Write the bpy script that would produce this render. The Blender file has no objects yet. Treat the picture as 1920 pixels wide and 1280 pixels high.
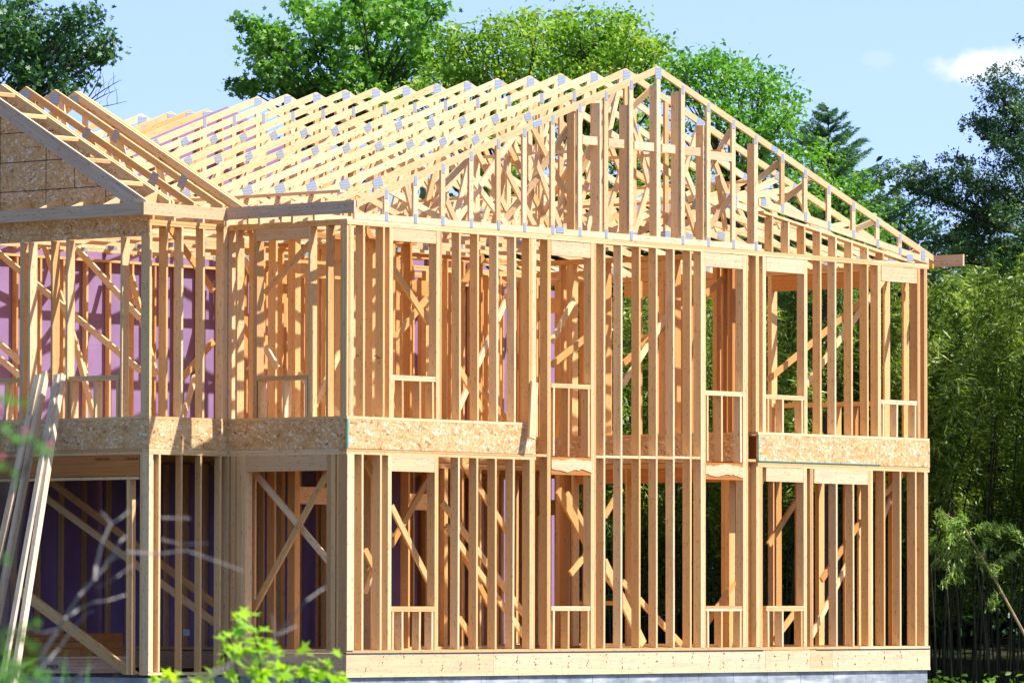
import bpy, math, random
import numpy as np
from mathutils import Matrix, Vector
rad = math.radians
RNG = random.Random(7)
SC = bpy.context.scene

# ------------------------------------------------------------------ camera
F_PX, YAW, PITCH, ROLL = 10714.377, 0.6994, 0.0458, 0.0015      # focal length in photo pixels (1920 wide)
CAM = np.array([-58.102, -51.818, 0.6831])
FW = np.array([math.cos(YAW)*math.cos(PITCH), math.sin(YAW)*math.cos(PITCH), math.sin(PITCH)])
_r = np.array([math.sin(YAW), -math.cos(YAW), 0.0]); _u = np.cross(_r, FW)
RT = math.cos(ROLL)*_r + math.sin(ROLL)*_u
UP = -math.sin(ROLL)*_r + math.cos(ROLL)*_u
cd = bpy.data.cameras.new('camera'); cam = bpy.data.objects.new('camera', cd)
SC.collection.objects.link(cam); SC.camera = cam
cam.matrix_world = Matrix(((RT[0], UP[0], -FW[0], CAM[0]), (RT[1], UP[1], -FW[1], CAM[1]), (RT[2], UP[2], -FW[2], CAM[2]), (0, 0, 0, 1)))
cd.sensor_width = 36.0; cd.lens = F_PX/1920*36.0
cd.clip_start = 0.5; cd.clip_end = 3000
cd.dof.use_dof = True; cd.dof.focus_distance = 87.0; cd.dof.aperture_fstop = 6.8

# ------------------------------------------------------------------ world and sun
SUN_TO = Vector((0.50, -0.86, 1.38)).normalized()
sun_el = math.asin(SUN_TO.z); sun_az = math.atan2(SUN_TO.x, SUN_TO.y)
w = bpy.data.worlds.new('World'); SC.world = w; w.use_nodes = True
nt = w.node_tree; nt.nodes.clear(); N = nt.nodes.new; L = nt.links.new
out = N('ShaderNodeOutputWorld'); bg = N('ShaderNodeBackground'); bg.inputs['Strength'].default_value = 0.12
sky = N('ShaderNodeTexSky'); sky.sky_type = 'NISHITA'; sky.sun_disc = False
sky.sun_elevation = sun_el; sky.sun_rotation = sun_az; sky.air_density = 1.0; sky.dust_density = 0.6; sky.ozone_density = 1.4
tc = N('ShaderNodeTexCoord'); ad = N('ShaderNodeVectorMath'); ad.operation = 'ADD'; ad.inputs[1].default_value = (0, 0, 0.18)
nm = N('ShaderNodeVectorMath'); nm.operation = 'NORMALIZE'
L(tc.outputs['Generated'], ad.inputs[0]); L(ad.outputs[0], nm.inputs[0]); L(nm.outputs[0], sky.inputs['Vector'])
# two small fair-weather clouds far away, by direction in the sky
def cloud(px, py, rx, ry, amt):
    d = FW + RT*(px-960)/F_PX - UP*(py-640)/F_PX; d = d/np.linalg.norm(d)
    a = N('ShaderNodeVectorMath'); a.operation = 'SUBTRACT'; a.inputs[1].default_value = d; L(tc.outputs['Generated'], a.inputs[0])
    def dot(v, r):
        q = N('ShaderNodeVectorMath'); q.operation = 'DOT_PRODUCT'; q.inputs[1].default_value = [c/r for c in v]; L(a.outputs[0], q.inputs[0]); return q.outputs['Value']
    x, y = dot(RT, rx/F_PX), dot(UP, ry/F_PX)
    cx = N('ShaderNodeCombineXYZ'); L(x, cx.inputs[0]); L(y, cx.inputs[1])
    ln = N('ShaderNodeVectorMath'); ln.operation = 'LENGTH'; L(cx.outputs[0], ln.inputs[0])
    no = N('ShaderNodeTexNoise'); no.inputs['Scale'].default_value = 150; no.inputs['Detail'].default_value = 6; no.inputs['Roughness'].default_value = .6; L(tc.outputs['Generated'], no.inputs['Vector'])
    mm = N('ShaderNodeMath'); mm.operation = 'MULTIPLY_ADD'; mm.inputs[1].default_value = 1.6; L(no.outputs['Fac'], mm.inputs[0]); L(ln.outputs['Value'], mm.inputs[2])
    mr = N('ShaderNodeMapRange'); mr.inputs['From Min'].default_value = 1.95; mr.inputs['From Max'].default_value = 1.2; mr.inputs['To Min'].default_value = 0; mr.inputs['To Max'].default_value = amt
    mr.interpolation_type = 'SMOOTHSTEP'
    L(mm.outputs[0], mr.inputs['Value']); return mr.outputs['Result']
c1 = cloud(1852, 124, 122, 34, .75); c2 = cloud(1645, 112, 34, 16, .10)
am = N('ShaderNodeMath'); am.operation = 'MAXIMUM'; L(c1, am.inputs[0]); L(c2, am.inputs[1])
mx = N('ShaderNodeMix'); mx.data_type = 'RGBA'; mx.inputs['B'].default_value = (5.6, 5.6, 5.9, 1)
sz = N('ShaderNodeSeparateXYZ'); L(tc.outputs['Generated'], sz.inputs[0])
hz = N('ShaderNodeMapRange'); hz.interpolation_type = 'SMOOTHSTEP'; hz.inputs['From Min'].default_value = .10; hz.inputs['From Max'].default_value = .45; L(sz.outputs[2], hz.inputs['Value'])   # brighter towards the horizon
gv = N('ShaderNodeMix'); gv.data_type = 'RGBA'; gv.inputs['A'].default_value = (1.38, 1.27, 1.50, 1); gv.inputs['B'].default_value = (.98, .82, .66, 1); L(hz.outputs['Result'], gv.inputs['Factor'])
gn = N('ShaderNodeVectorMath'); gn.operation = 'MULTIPLY'; L(gv.outputs['Result'], gn.inputs[1]); L(sky.outputs['Color'], gn.inputs[0])
L(am.outputs[0], mx.inputs['Factor']); L(gn.outputs[0], mx.inputs['A']); L(mx.outputs['Result'], bg.inputs['Color']); L(bg.outputs[0], out.inputs['Surface'])
sd = bpy.data.lights.new('sun', 'SUN'); sd.energy = 4.9; sd.angle = rad(0.53); sd.color = (1, .955, .89)
so = bpy.data.objects.new('sun', sd); SC.collection.objects.link(so); so.rotation_euler = SUN_TO.to_track_quat('Z', 'Y').to_euler()
SC.view_settings.view_transform = 'Standard'; SC.view_settings.look = 'None'; SC.view_settings.gamma = 1; SC.view_settings.exposure = 0.86
SC.cycles.max_bounces = 9; SC.cycles.diffuse_bounces = 5; SC.cycles.transparent_max_bounces = 8

# ------------------------------------------------------------------ reading the photo: a pixel and a wall plane give a point on that wall
def ray(x, y): return FW + RT*(x-960)/F_PX - UP*(y-640)/F_PX
def onY(x, y, Y):
    d = ray(x, y); q = CAM + d*((Y-CAM[1])/d[1]); return q[0], q[2]
def onX(x, y, X):
    d = ray(x, y); q = CAM + d*((X-CAM[0])/d[0]); return q[1], q[2]
def at(x, y, D):                                                       # D metres along the view axis
    return CAM + ray(x, y)*D

# ------------------------------------------------------------------ materials
def mat(name, build, **kw):
    m = bpy.data.materials.new(name); m.use_nodes = True; t = m.node_tree; t.nodes.clear()
    o = t.nodes.new('ShaderNodeOutputMaterial'); s = build(t, **kw); t.links.new(s, o.inputs['Surface']); return m
class G:                                                               # tiny node helper
    def __init__(s, t): s.t = t
    def n(s, ty, **kw):
        x = s.t.nodes.new(ty)
        for k, v in kw.items(): setattr(x, k, v)
        return x
    def l(s, a, b): s.t.links.new(a, b)
    def math(s, op, a, b=0.0, c=None):
        x = s.n('ShaderNodeMath', operation=op)
        for i, v in enumerate((a, b, c)):
            if v is None: continue
            if isinstance(v, (int, float)): x.inputs[i].default_value = v
            else: s.l(v, x.inputs[i])
        return x.outputs[0]
    def vm(s, op, a, b):
        x = s.n('ShaderNodeVectorMath', operation=op)
        for i, v in enumerate((a, b)):
            if isinstance(v, tuple): x.inputs[i].default_value = v
            elif v is not None: s.l(v, x.inputs[i])
        return x.outputs[0]
    def mix(s, f, a, b, bt='MIX'):
        x = s.n('ShaderNodeMix', data_type='RGBA', blend_type=bt)
        for k, v in (('Factor', f), ('A', a), ('B', b)):
            if isinstance(v, (int, float)): x.inputs[k].default_value = v
            elif isinstance(v, tuple): x.inputs[k].default_value = (*v, 1) if len(v) == 3 else v
            else: s.l(v, x.inputs[k])
        return x.outputs['Result']
    def noise(s, v, sc, det=3, ro=.55, dis=0):
        x = s.n('ShaderNodeTexNoise'); x.inputs['Scale'].default_value = sc; x.inputs['Detail'].default_value = det
        x.inputs['Roughness'].default_value = ro; x.inputs['Distortion'].default_value = dis
        if v is not None: s.l(v, x.inputs['Vector'])
        return x.outputs['Fac'], x.outputs['Color']
    def vor(s, v, sc, rnd=1, feat='F1', dims='3D'):
        x = s.n('ShaderNodeTexVoronoi', feature=feat, voronoi_dimensions=dims); x.inputs['Scale'].default_value = sc; x.inputs['Randomness'].default_value = rnd
        if v is not None: s.l(v, x.inputs['Vector'])
        return x.outputs['Distance'], x.outputs['Color']
    def ramp(s, f, stops):
        x = s.n('ShaderNodeValToRGB'); e = x.color_ramp.elements
        while len(e) < len(stops): e.new(.5)
        for q, (p, c) in zip(e, stops): q.position = p; q.color = (*c, 1)
        s.l(f, x.inputs['Fac']); return x.outputs['Color']
    def mr(s, v, a, b, c=0, d=1):
        x = s.n('ShaderNodeMapRange'); s.l(v, x.inputs['Value'])
        for k, q in zip(('From Min', 'From Max', 'To Min', 'To Max'), (a, b, c, d)): x.inputs[k].default_value = q
        return x.outputs['Result']
    def bump(s, h, st, di):
        x = s.n('ShaderNodeBump'); x.inputs['Strength'].default_value = st; x.inputs['Distance'].default_value = di; s.l(h, x.inputs['Height']); return x.outputs['Normal']
    def bsdf(s, col, rough=.6, spec=.3, metal=0, nrm=None):
        x = s.n('ShaderNodeBsdfPrincipled')
        if isinstance(col, tuple): x.inputs['Base Color'].default_value = (*col, 1)
        else: s.l(col, x.inputs['Base Color'])
        if isinstance(rough, (int, float)): x.inputs['Roughness'].default_value = rough
        else: s.l(rough, x.inputs['Roughness'])
        x.inputs['Specular IOR Level'].default_value = spec; x.inputs['Metallic'].default_value = metal
        if nrm is not None: s.l(nrm, x.inputs['Normal'])
        return x.outputs['BSDF']

def wood(t, tones, grain=.26, knots=1.0, dirt=.25, dirtcol=(.30, .25, .21), nails=True):
    g = G(t)
    uv = g.n('ShaderNodeUVMap').outputs['UV']; geo = g.n('ShaderNodeNewGeometry'); r = g.math('FRACT', g.math('ADD', geo.outputs['Random Per Island'], g.math('MULTIPLY', g.n('ShaderNodeObjectInfo').outputs['Random'], 7.31)))
    r2 = g.math('FRACT', g.math('MULTIPLY', r, 37.7)); r3 = g.math('FRACT', g.math('MULTIPLY', r, 91.3))
    cx = g.n('ShaderNodeCombineXYZ'); g.l(g.math('MULTIPLY', r, 311), cx.inputs[0]); g.l(g.math('MULTIPLY', r2, 173), cx.inputs[1])
    p = g.vm('ADD', uv, cx.outputs[0])
    base = g.ramp(r, tones)
    gf, _ = g.noise(g.vm('MULTIPLY', p, (1.3, 55, 1)), 1, 4, .6, .6)
    gl, _ = g.noise(g.vm('MULTIPLY', p, (.5, 11, 1)), 1, 3, .5, 1.2)
    col = g.mix(g.mr(gf, .35, .7, 0, grain*1.25), base, (.55, .46, .38), 'MULTIPLY')
    col = g.mix(g.mr(gl, .45, .75, 0, grain*.9), col, (.78, .52, .34), 'MULTIPLY')
    # knots, with a darker halo along the grain
    kd, kc = g.vor(g.vm('MULTIPLY', p, (3.2, 15, 1)), 1, 1, dims='2D')
    sep = g.n('ShaderNodeSeparateColor'); g.l(kc, sep.inputs[0])
    on = g.math('GREATER_THAN', sep.outputs[0], .72)
    k = g.math('MULTIPLY', g.mr(kd, .17, .07, 0, .62*knots), on)
    col = g.mix(k, col, (.36, .19, .08))
    if nails:                                                          # nail heads and small bark specks
        nd, nc = g.vor(g.vm('MULTIPLY', p, (9, 22, 1)), 1, 1, dims='2D')
        s2 = g.n('ShaderNodeSeparateColor'); g.l(nc, s2.inputs[0])
        k2 = g.math('MULTIPLY', g.mr(nd, .16, .09, 0, .68), g.math('GREATER_THAN', s2.outputs[1], .72))
        col = g.mix(k2, col, (.13, .07, .04))
    df, _ = g.noise(g.vm('MULTIPLY', p, (1.6, 5, 1)), 1, 5, .62)
    col = g.mix(g.math('MULTIPLY', g.mr(df, .5, .78), g.mr(r3, .35, 1, 0, dirt*1.6)), col, dirtcol)
    return g.bsdf(col, .62, .25, nrm=g.bump(gf, .25, .002))
SPF = [(0, (.84, .66, .42)), (.25, (.82, .61, .35)), (.5, (.80, .56, .29)), (.75, (.77, .50, .23)), (.92, (.70, .43, .18)), (1, (.56, .33, .15))]
M = {}
M['lumber'] = mat('spruce_lumber', wood, tones=SPF, dirt=.36)
M['truss'] = mat('pale_truss_lumber', wood, tones=[(0, (.83, .645, .42)), (.4, (.80, .59, .355)), (.8, (.76, .52, .28)), (1, (.68, .42, .19))], dirt=.12)
M['inner'] = mat('orange_inner_lumber', wood, tones=[(0, (.80, .53, .25)), (.4, (.76, .455, .18)), (.75, (.68, .365, .125)), (1, (.56, .27, .08))], dirt=.12)  # deeper orange tones for the framing inside the house
M['header'] = mat('header_plank', wood, tones=[(0, (.80, .61, .40)), (.5, (.77, .56, .34)), (1, (.68, .47, .27))], grain=.3, dirt=.35, knots=.7)
M['weathered'] = mat('weathered_plank', wood, tones=[(0, (.80, .61, .46)), (1, (.74, .54, .38))], dirt=.5, dirtcol=(.42, .34, .28), grain=.45)
M['grey'] = mat('grey_weathered_lumber', wood, tones=[(0, (.70, .60, .48)), (.5, (.76, .61, .42)), (1, (.66, .56, .44))], dirt=.6, dirtcol=(.36, .34, .33))
M['lvl'] = mat('laminated_veneer_beam', wood, tones=[(0, (.56, .22, .05)), (1, (.60, .26, .07))], grain=.6, dirt=.2, dirtcol=(.50, .34, .26), nails=False)
M['treated'] = mat('treated_sill', wood, tones=[(0, (.66, .58, .32)), (1, (.68, .62, .38))], grain=.3)

def osb(t, bright=.93):
    g = G(t); uv = g.n('ShaderNodeUVMap').outputs['UV']
    wn, wc = g.noise(uv, 6, 2); p = g.vm('ADD', uv, g.vm('MULTIPLY', g.vm('SUBTRACT', wc, (.5, .5, .5)), (.07, .07, 0)))
    cols = []
    for ang, sc in ((0.25, (12, 36, 1)), (-0.75, (13, 42, 1)), (1.2, (15, 40, 1))):
        mp = g.n('ShaderNodeMapping'); mp.inputs['Rotation'].default_value = (0, 0, ang); g.l(p, mp.inputs['Vector'])
        d, c = g.vor(g.vm('MULTIPLY', mp.outputs[0], sc), 1, 1, dims='2D'); sp = g.n('ShaderNodeSeparateColor'); g.l(c, sp.inputs[0]); cols.append((d, sp))
    pick, _ = g.noise(uv, 17, 2)
    a = g.ramp(cols[0][1].outputs[0], [(0, (.58, .35, .14)), (.3, (.72, .46, .19)), (.6, (.80, .57, .28)), (.80, (.93, .82, .64)), (.90, (.97, .90, .78)), (1, (.28, .11, .03))])
    b = g.ramp(cols[1][1].outputs[0], [(0, (.78, .57, .30)), (.4, (.60, .34, .12)), (.75, (.82, .61, .34)), (.88, (.40, .18, .05)), (1, (.97, .90, .76))])
    c = g.ramp(cols[2][1].outputs[1], [(0, (.86, .68, .44)), (.5, (.68, .43, .18)), (.9, (.80, .60, .34)), (1, (.32, .14, .05))])
    col = g.mix(g.math('GREATER_THAN', pick, .52), a, b); col = g.mix(g.math('GREATER_THAN', cols[1][1].outputs[2], .68), col, c)
    big, _ = g.noise(uv, 3.5, 4, .6); col = g.mix(g.mr(big, .35, .75, 0, .7), col, (.88, .68, .46), 'MULTIPLY')
    col = g.mix(1.0, col, (bright, bright*.97, bright*.95), 'MULTIPLY')
    # black mill marks printed in a broken line
    sx = g.n('ShaderNodeSeparateXYZ'); g.l(uv, sx.inputs[0])
    mk, _ = g.noise(g.vm('MULTIPLY', uv, (38, 60, 1)), 1, 1); seg, _ = g.noise(g.vm('MULTIPLY', uv, (1.3, 0, 1)), 1, 1)
    yy = g.math('ABSOLUTE', g.math('SUBTRACT', g.math('FRACT', g.math('MULTIPLY', sx.outputs[1], 1/.61)), .5))
    ln = g.math('MULTIPLY', g.math('LESS_THAN', yy, .028), g.math('MULTIPLY', g.math('GREATER_THAN', mk, .55), g.math('GREATER_THAN', seg, .5)))
    col = g.mix(g.math('MULTIPLY', ln, .7), col, (.07, .06, .06))
    sp, sc2 = g.vor(g.vm('MULTIPLY', uv, (14, 17, 1)), 1, 1, dims='2D'); s3 = g.n('ShaderNodeSeparateColor'); g.l(sc2, s3.inputs[0])
    col = g.mix(g.math('MULTIPLY', g.mr(sp, .15, .09, 0, .7), g.math('GREATER_THAN', s3.outputs[0], .7)), col, (.16, .08, .04))
    return g.bsdf(col, .55, .35, nrm=g.bump(cols[0][1].outputs[0], .3, .002))
M['osb'] = mat('oriented_strand_board', osb)
M['osb_old'] = mat('weathered_strand_board', osb, bright=.92)

def metal(t):
    g = G(t); uv = g.n('ShaderNodeUVMap').outputs['UV']; sx = g.n('ShaderNodeSeparateXYZ'); g.l(uv, sx.inputs[0])
    s1 = g.math('FRACT', g.math('MULTIPLY', sx.outputs[1], 45)); d = g.math('LESS_THAN', s1, .4)
    col = g.mix(d, (.44, .52, .63), (.20, .24, .32))
    return g.bsdf(col, .45, .5, .3)
M['metal'] = mat('galvanised_nail_plate', metal)
def purple(t):
    g = G(t); uv = g.n('ShaderNodeUVMap').outputs['UV']; sx = g.n('ShaderNodeSeparateXYZ'); g.l(uv, sx.inputs[0])
    n, _ = g.noise(uv, 2.2, 4); col = g.mix(g.mr(n, .35, .7), (.26, .165, .33), (.31, .205, .38))
    seam = g.math('LESS_THAN', g.math('ABSOLUTE', g.math('SUBTRACT', g.math('FRACT', g.math('MULTIPLY', sx.outputs[0], 1/.61)), .5)), .012)
    col = g.mix(seam, col, (.28, .17, .32)); return g.bsdf(col, .7, .2)
M['purple'] = mat('purple_fire_board', purple)
def concrete(t):
    g = G(t); uv = g.n('ShaderNodeUVMap').outputs['UV']; n, _ = g.noise(uv, 3, 6, .65); n2, _ = g.noise(g.vm('MULTIPLY', uv, (.7, 3, 1)), 1.5, 4)
    col = g.ramp(n, [(.3, (.16, .20, .24)), (.5, (.27, .31, .35)), (.7, (.42, .45, .48))]); col = g.mix(g.mr(n2, .5, .62, 0, .8), col, (.58, .60, .62))
    sx = g.n('ShaderNodeSeparateXYZ'); g.l(uv, sx.inputs[0])
    seam = g.math('LESS_THAN', g.math('ABSOLUTE', g.math('SUBTRACT', g.math('FRACT', g.math('MULTIPLY', sx.outputs[0], 1/.82)), .5)), .006)
    return g.bsdf(g.mix(seam, col, (.10, .12, .14)), .6, .35, nrm=g.bump(n, .4, .01))
M['concrete'] = mat('damp_proofed_concrete', concrete)
def plain(t, col, rough=.6, spec=.3, var=.25, sc=6.0):
    g = G(t); tcn = g.n('ShaderNodeTexCoord'); n, _ = g.noise(tcn.outputs['Object'], sc, 4, .6)
    return g.bsdf(g.mix(g.mr(n, .3, .75, 0, var*2), col, tuple(c*.45 for c in col)), rough, spec)
M['teal'] = mat('teal_tape', plain, col=(.04, .36, .36)); M['blue'] = mat('blue_sill_gasket', plain, col=(.015, .06, .11))
M['ink'] = mat('black_ink', plain, col=(.03, .025, .02)); M['pvc'] = mat('white_plastic_pipe', plain, col=(.62, .64, .70), rough=.35, spec=.5, var=.1)
M['paper'] = mat('white_paper', plain, col=(.6, .6, .6))
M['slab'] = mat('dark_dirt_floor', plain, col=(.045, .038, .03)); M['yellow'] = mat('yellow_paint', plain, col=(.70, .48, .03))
def ground_m(t):
    g = G(t); tcn = g.n('ShaderNodeTexCoord'); o = tcn.outputs['Object']; a, _ = g.noise(o, .35, 5, .6); b, _ = g.noise(o, 6, 5, .7)
    col = g.mix(g.mr(a, .4, .6), (.03, .05, .016), (.05, .04, .026)); col = g.mix(g.mr(b, .3, .7, 0, .6), col, (.02, .022, .012), 'MIX')
    return g.bsdf(col, .95, .1, nrm=g.bump(b, .8, .08))
M['ground'] = mat('rough_grass_and_soil', ground_m)
def bark(t, col):
    g = G(t); tcn = g.n('ShaderNodeTexCoord'); n, _ = g.noise(g.vm('MULTIPLY', tcn.outputs['Object'], (9, 9, 2)), 2, 5, .65)
    return g.bsdf(g.mix(g.mr(n, .3, .7), tuple(c*.5 for c in col), col), .85, .15, nrm=g.bump(n, .6, .02))
M['bark'] = mat('dark_bark', bark, col=(.10, .085, .07)); M['bark_pale'] = mat('pale_dead_bark', bark, col=(.40, .37, .36))
M['culm'] = mat('bamboo_culm', bark, col=(.06, .068, .04)); M['culm_pale'] = mat('pale_bamboo_culm', bark, col=(.45, .36, .18))
def leaf(t, a, b, c=None, trans=.35, gloss=.4, rough=.45):
    g = G(t); geo = g.n('ShaderNodeNewGeometry'); r = geo.outputs['Random Per Island']; tcn = g.n('ShaderNodeTexCoord'); o = tcn.outputs['Object']
    n, _ = g.noise(o, .9, 3, .6)
    f = g.math('ADD', g.math('MULTIPLY', r, .55), g.mr(n, .38, .62, 0, .45))
    stops = [(0, a), (.75, b)] + ([(.97, c)] if c else [])
    col = g.ramp(f, stops); s = g.bsdf(col, rough, gloss)
    tr = g.n('ShaderNodeBsdfTranslucent'); g.l(g.mix(1, col, (1.25, 1.35, .55), 'MULTIPLY'), tr.inputs['Color'])
    m = g.n('ShaderNodeMixShader'); m.inputs[0].default_value = trans; g.l(s, m.inputs[1]); g.l(tr.outputs[0], m.inputs[2]); return m.outputs[0]
M['leaf_maple'] = mat('maple_leaf', leaf, a=(.05, .165, .02), b=(.18, .40, .05), c=(.46, .64, .22))
M['leaf_dark'] = mat('dark_oak_leaf', leaf, a=(.02, .075, .03), b=(.06, .165, .045), c=(.14, .28, .06), trans=.25)
M['leaf_light'] = mat('light_green_leaf', leaf, a=(.09, .21, .02), b=(.27, .46, .05), c=(.55, .52, .12), trans=.42)
M['leaf_mid'] = mat('mid_green_leaf', leaf, a=(.06, .19, .025), b=(.18, .42, .05), c=(.38, .48, .12), trans=.4)
M['needle'] = mat('spruce_needle', leaf, a=(.05, .14, .06), b=(.12, .27, .10), trans=.3)
M['needle_dark'] = mat('dark_pine_needle', leaf, a=(.02, .07, .04), b=(.075, .17, .055), c=(.20, .31, .09), trans=.2)
M['leaf_bamboo'] = mat('bamboo_leaf', leaf, a=(.03, .08, .014), b=(.26, .38, .06), c=(.75, .75, .28), trans=.35, gloss=.6)  # wide colour range paints shaded and sunlit clumps into the leaves
M['leaf_bamboo_dark'] = mat('shaded_side_bamboo_leaf', leaf, a=(.035, .09, .025), b=(.08, .17, .04), c=(.16, .24, .06), trans=.25, gloss=.6)
M['leaf_lit'] = mat('sunlit_glossy_bamboo_leaf', leaf, a=(.13, .24, .04), b=(.30, .45, .11), c=(.62, .68, .34), trans=.3, gloss=.8)  # glossier bamboo leaf, brightened so the sunlight is in its colour
M['leaf_shade'] = mat('shade_darkened_leaf', leaf, a=(.01, .035, .012), b=(.03, .075, .022), trans=.1)  # near-black green, the shade behind the grove put into the leaf colour
M['leaf_sapling'] = mat('bright_young_leaf', leaf, a=(.16, .40, .02), b=(.46, .68, .03), c=(.74, .78, .06), trans=.45)
M['leaf_shrub'] = mat('shrub_leaf', leaf, a=(.05, .17, .03), b=(.14, .32, .06), trans=.4)
M['bud'] = mat('pink_bud', plain, col=(.62, .10, .16), var=.1)

# ------------------------------------------------------------------ mesh builder
class MB:
    def __init__(s): s.v = []; s.f = []; s.uv = []
    def poly(s, pts, grain=None):
        i = len(s.v); s.v += [tuple(p) for p in pts]; s.f.append(tuple(range(i, i+len(pts)))); s._uv(pts, grain)
    def _uv(s, pts, g):
        P = [Vector(p) for p in pts]; n = (P[1]-P[0]).cross(P[2]-P[0])
        n = n.normalized() if n.length > 1e-12 else Vector((0, 0, 1)); g = Vector(g) if g is not None else Vector((0, 0, 1))
        t = n.cross(g)
        if t.length < .2: g = n.orthogonal(); t = n.cross(g)
        t.normalize(); g = (g - n*g.dot(n)).normalized()
        s.uv += [(p.dot(g), p.dot(t)) for p in P]
    def solid(s, bottom, top, grain):                                  # two matching rings of points
        n = len(bottom); i = len(s.v); s.v += [tuple(p) for p in bottom] + [tuple(p) for p in top]
        fs = [tuple(i+k for k in range(n))[::-1], tuple(i+n+k for k in range(n))] + [(i+k, i+(k+1) % n, i+n+(k+1) % n, i+n+k) for k in range(n)]
        for f in fs: s.f.append(f); s._uv([s.v[k] for k in f], grain)
    def box(s, x0, x1, y0, y1, z0, z1, grain=None):
        if x0 > x1: x0, x1 = x1, x0
        if y0 > y1: y0, y1 = y1, y0
        if z0 > z1: z0, z1 = z1, z0
        if grain is None:
            d = (x1-x0, y1-y0, z1-z0); k = d.index(max(d)); grain = tuple(1.0 if i == k else 0.0 for i in range(3))
        s.solid([(x0, y0, z0), (x1, y0, z0), (x1, y1, z0), (x0, y1, z0)], [(x0, y0, z1), (x1, y0, z1), (x1, y1, z1), (x0, y1, z1)], grain); return s
    def board(s, a, b, wdir, wd, th):                                  # a->b, wd along wdir, th across
        a, b, wv = Vector(a), Vector(b), Vector(wdir); d = (b-a).normalized(); wv = (wv-d*wv.dot(d)).normalized(); t = d.cross(wv)
        q = [wv*sx*wd/2 + t*sy*th/2 for sx, sy in ((-1, -1), (1, -1), (1, 1), (-1, 1))]
        s.solid([a+c for c in q], [b+c for c in q], d); return s
    def prism(s, pts, ax, c0, c1, grain):                              # polygon in a vertical plane, thickness along axis ax
        if sum(pts[i][0]*pts[(i+1) % len(pts)][1]-pts[(i+1) % len(pts)][0]*pts[i][1] for i in range(len(pts))) < 0: pts = pts[::-1]
        f = (lambda u, v, c: (u, c, v)) if ax == 'y' else (lambda u, v, c: (c, u, v))
        s.solid([f(u, v, c1) for u, v in pts], [f(u, v, c0) for u, v in pts], grain); return s
    def tube(s, pts, rads, seg=6):
        P = [Vector(p) for p in pts]; rings = []
        for k, p in enumerate(P):
            d = (P[min(k+1, len(P)-1)]-P[max(k-1, 0)]).normalized(); a = d.orthogonal().normalized() if k == 0 else (pa - d*pa.dot(d)).normalized()
            pa = a; b = d.cross(a); i = len(s.v)
            s.v += [tuple(p + (a*math.cos(q*2*math.pi/seg)+b*math.sin(q*2*math.pi/seg))*rads[k]) for q in range(seg)]; rings.append(i)
        for r0, r1 in zip(rings, rings[1:]):
            for q in range(seg):
                f = (r0+q, r0+(q+1) % seg, r1+(q+1) % seg, r1+q); s.f.append(f); s.uv += [(q/seg, 0), ((q+1)/seg, 0), ((q+1)/seg, 1), (q/seg, 1)]
        return s
def link(name, me, m, parent=None, root=None):
    if m is not None: me.materials.append(m)
    o = bpy.data.objects.new(name, me); SC.collection.objects.link(o)
    if parent is not None: o.parent = parent
    return o
ORIG = {}
def base_of(o):
    while o.parent is not None: o = o.parent
    return ORIG.get(o.name, Vector((0, 0, 0)))
def obj(name, mb, m, parent=None, label=None):
    org = base_of(parent) if parent is not None else Vector((0, 0, 0))
    me = bpy.data.meshes.new(name); me.from_pydata([tuple(Vector(v)-org) for v in mb.v], [], mb.f)
    ul = me.uv_layers.new(name='UVMap'); ul.data.foreach_set('uv', np.array(mb.uv, 'f').ravel())
    o = link(name, me, m, parent)
    if label: o['label'] = label
    return o
def thing(name, loc, label, cat, group=None):
    o = bpy.data.objects.new(name, None); SC.collection.objects.link(o); o.location = loc; ORIG[o.name] = Vector(loc)
    o['label'] = label; o['category'] = cat
    if group: o['group'] = group
    return o
def tag(o, label=None, cat=None, group=None, kind=None):
    for k, v in (('label', label), ('category', cat), ('group', group), ('kind', kind)):
        if v: o[k] = v
    return o

# ================================================================== ground
def ground_z(x, y):
    s = (x-CAM[0])*FW[0] + (y-CAM[1])*FW[1]
    z = -.9 + .06*math.sin(x*.21)*math.cos(y*.17)
    if s > 98: z += min(1, (s-98)/30)**1.5*3.2 if s < 128 else 3.2
    return z
gm = MB(); xs = [-400, -200, -120] + list(range(-80, 101, 5)) + [140, 250, 500]; ys = [-400, -200, -120] + list(range(-80, 121, 5)) + [160, 250, 500]
for i in range(len(xs)-1):
    for j in range(len(ys)-1):
        gm.poly([(x, y, ground_z(x, y)) for x, y in ((xs[i], ys[j]), (xs[i+1], ys[j]), (xs[i+1], ys[j+1]), (xs[i], ys[j+1]))], (1, 0, 0))
tag(obj('ground', gm, M['ground']), kind='structure')

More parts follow.
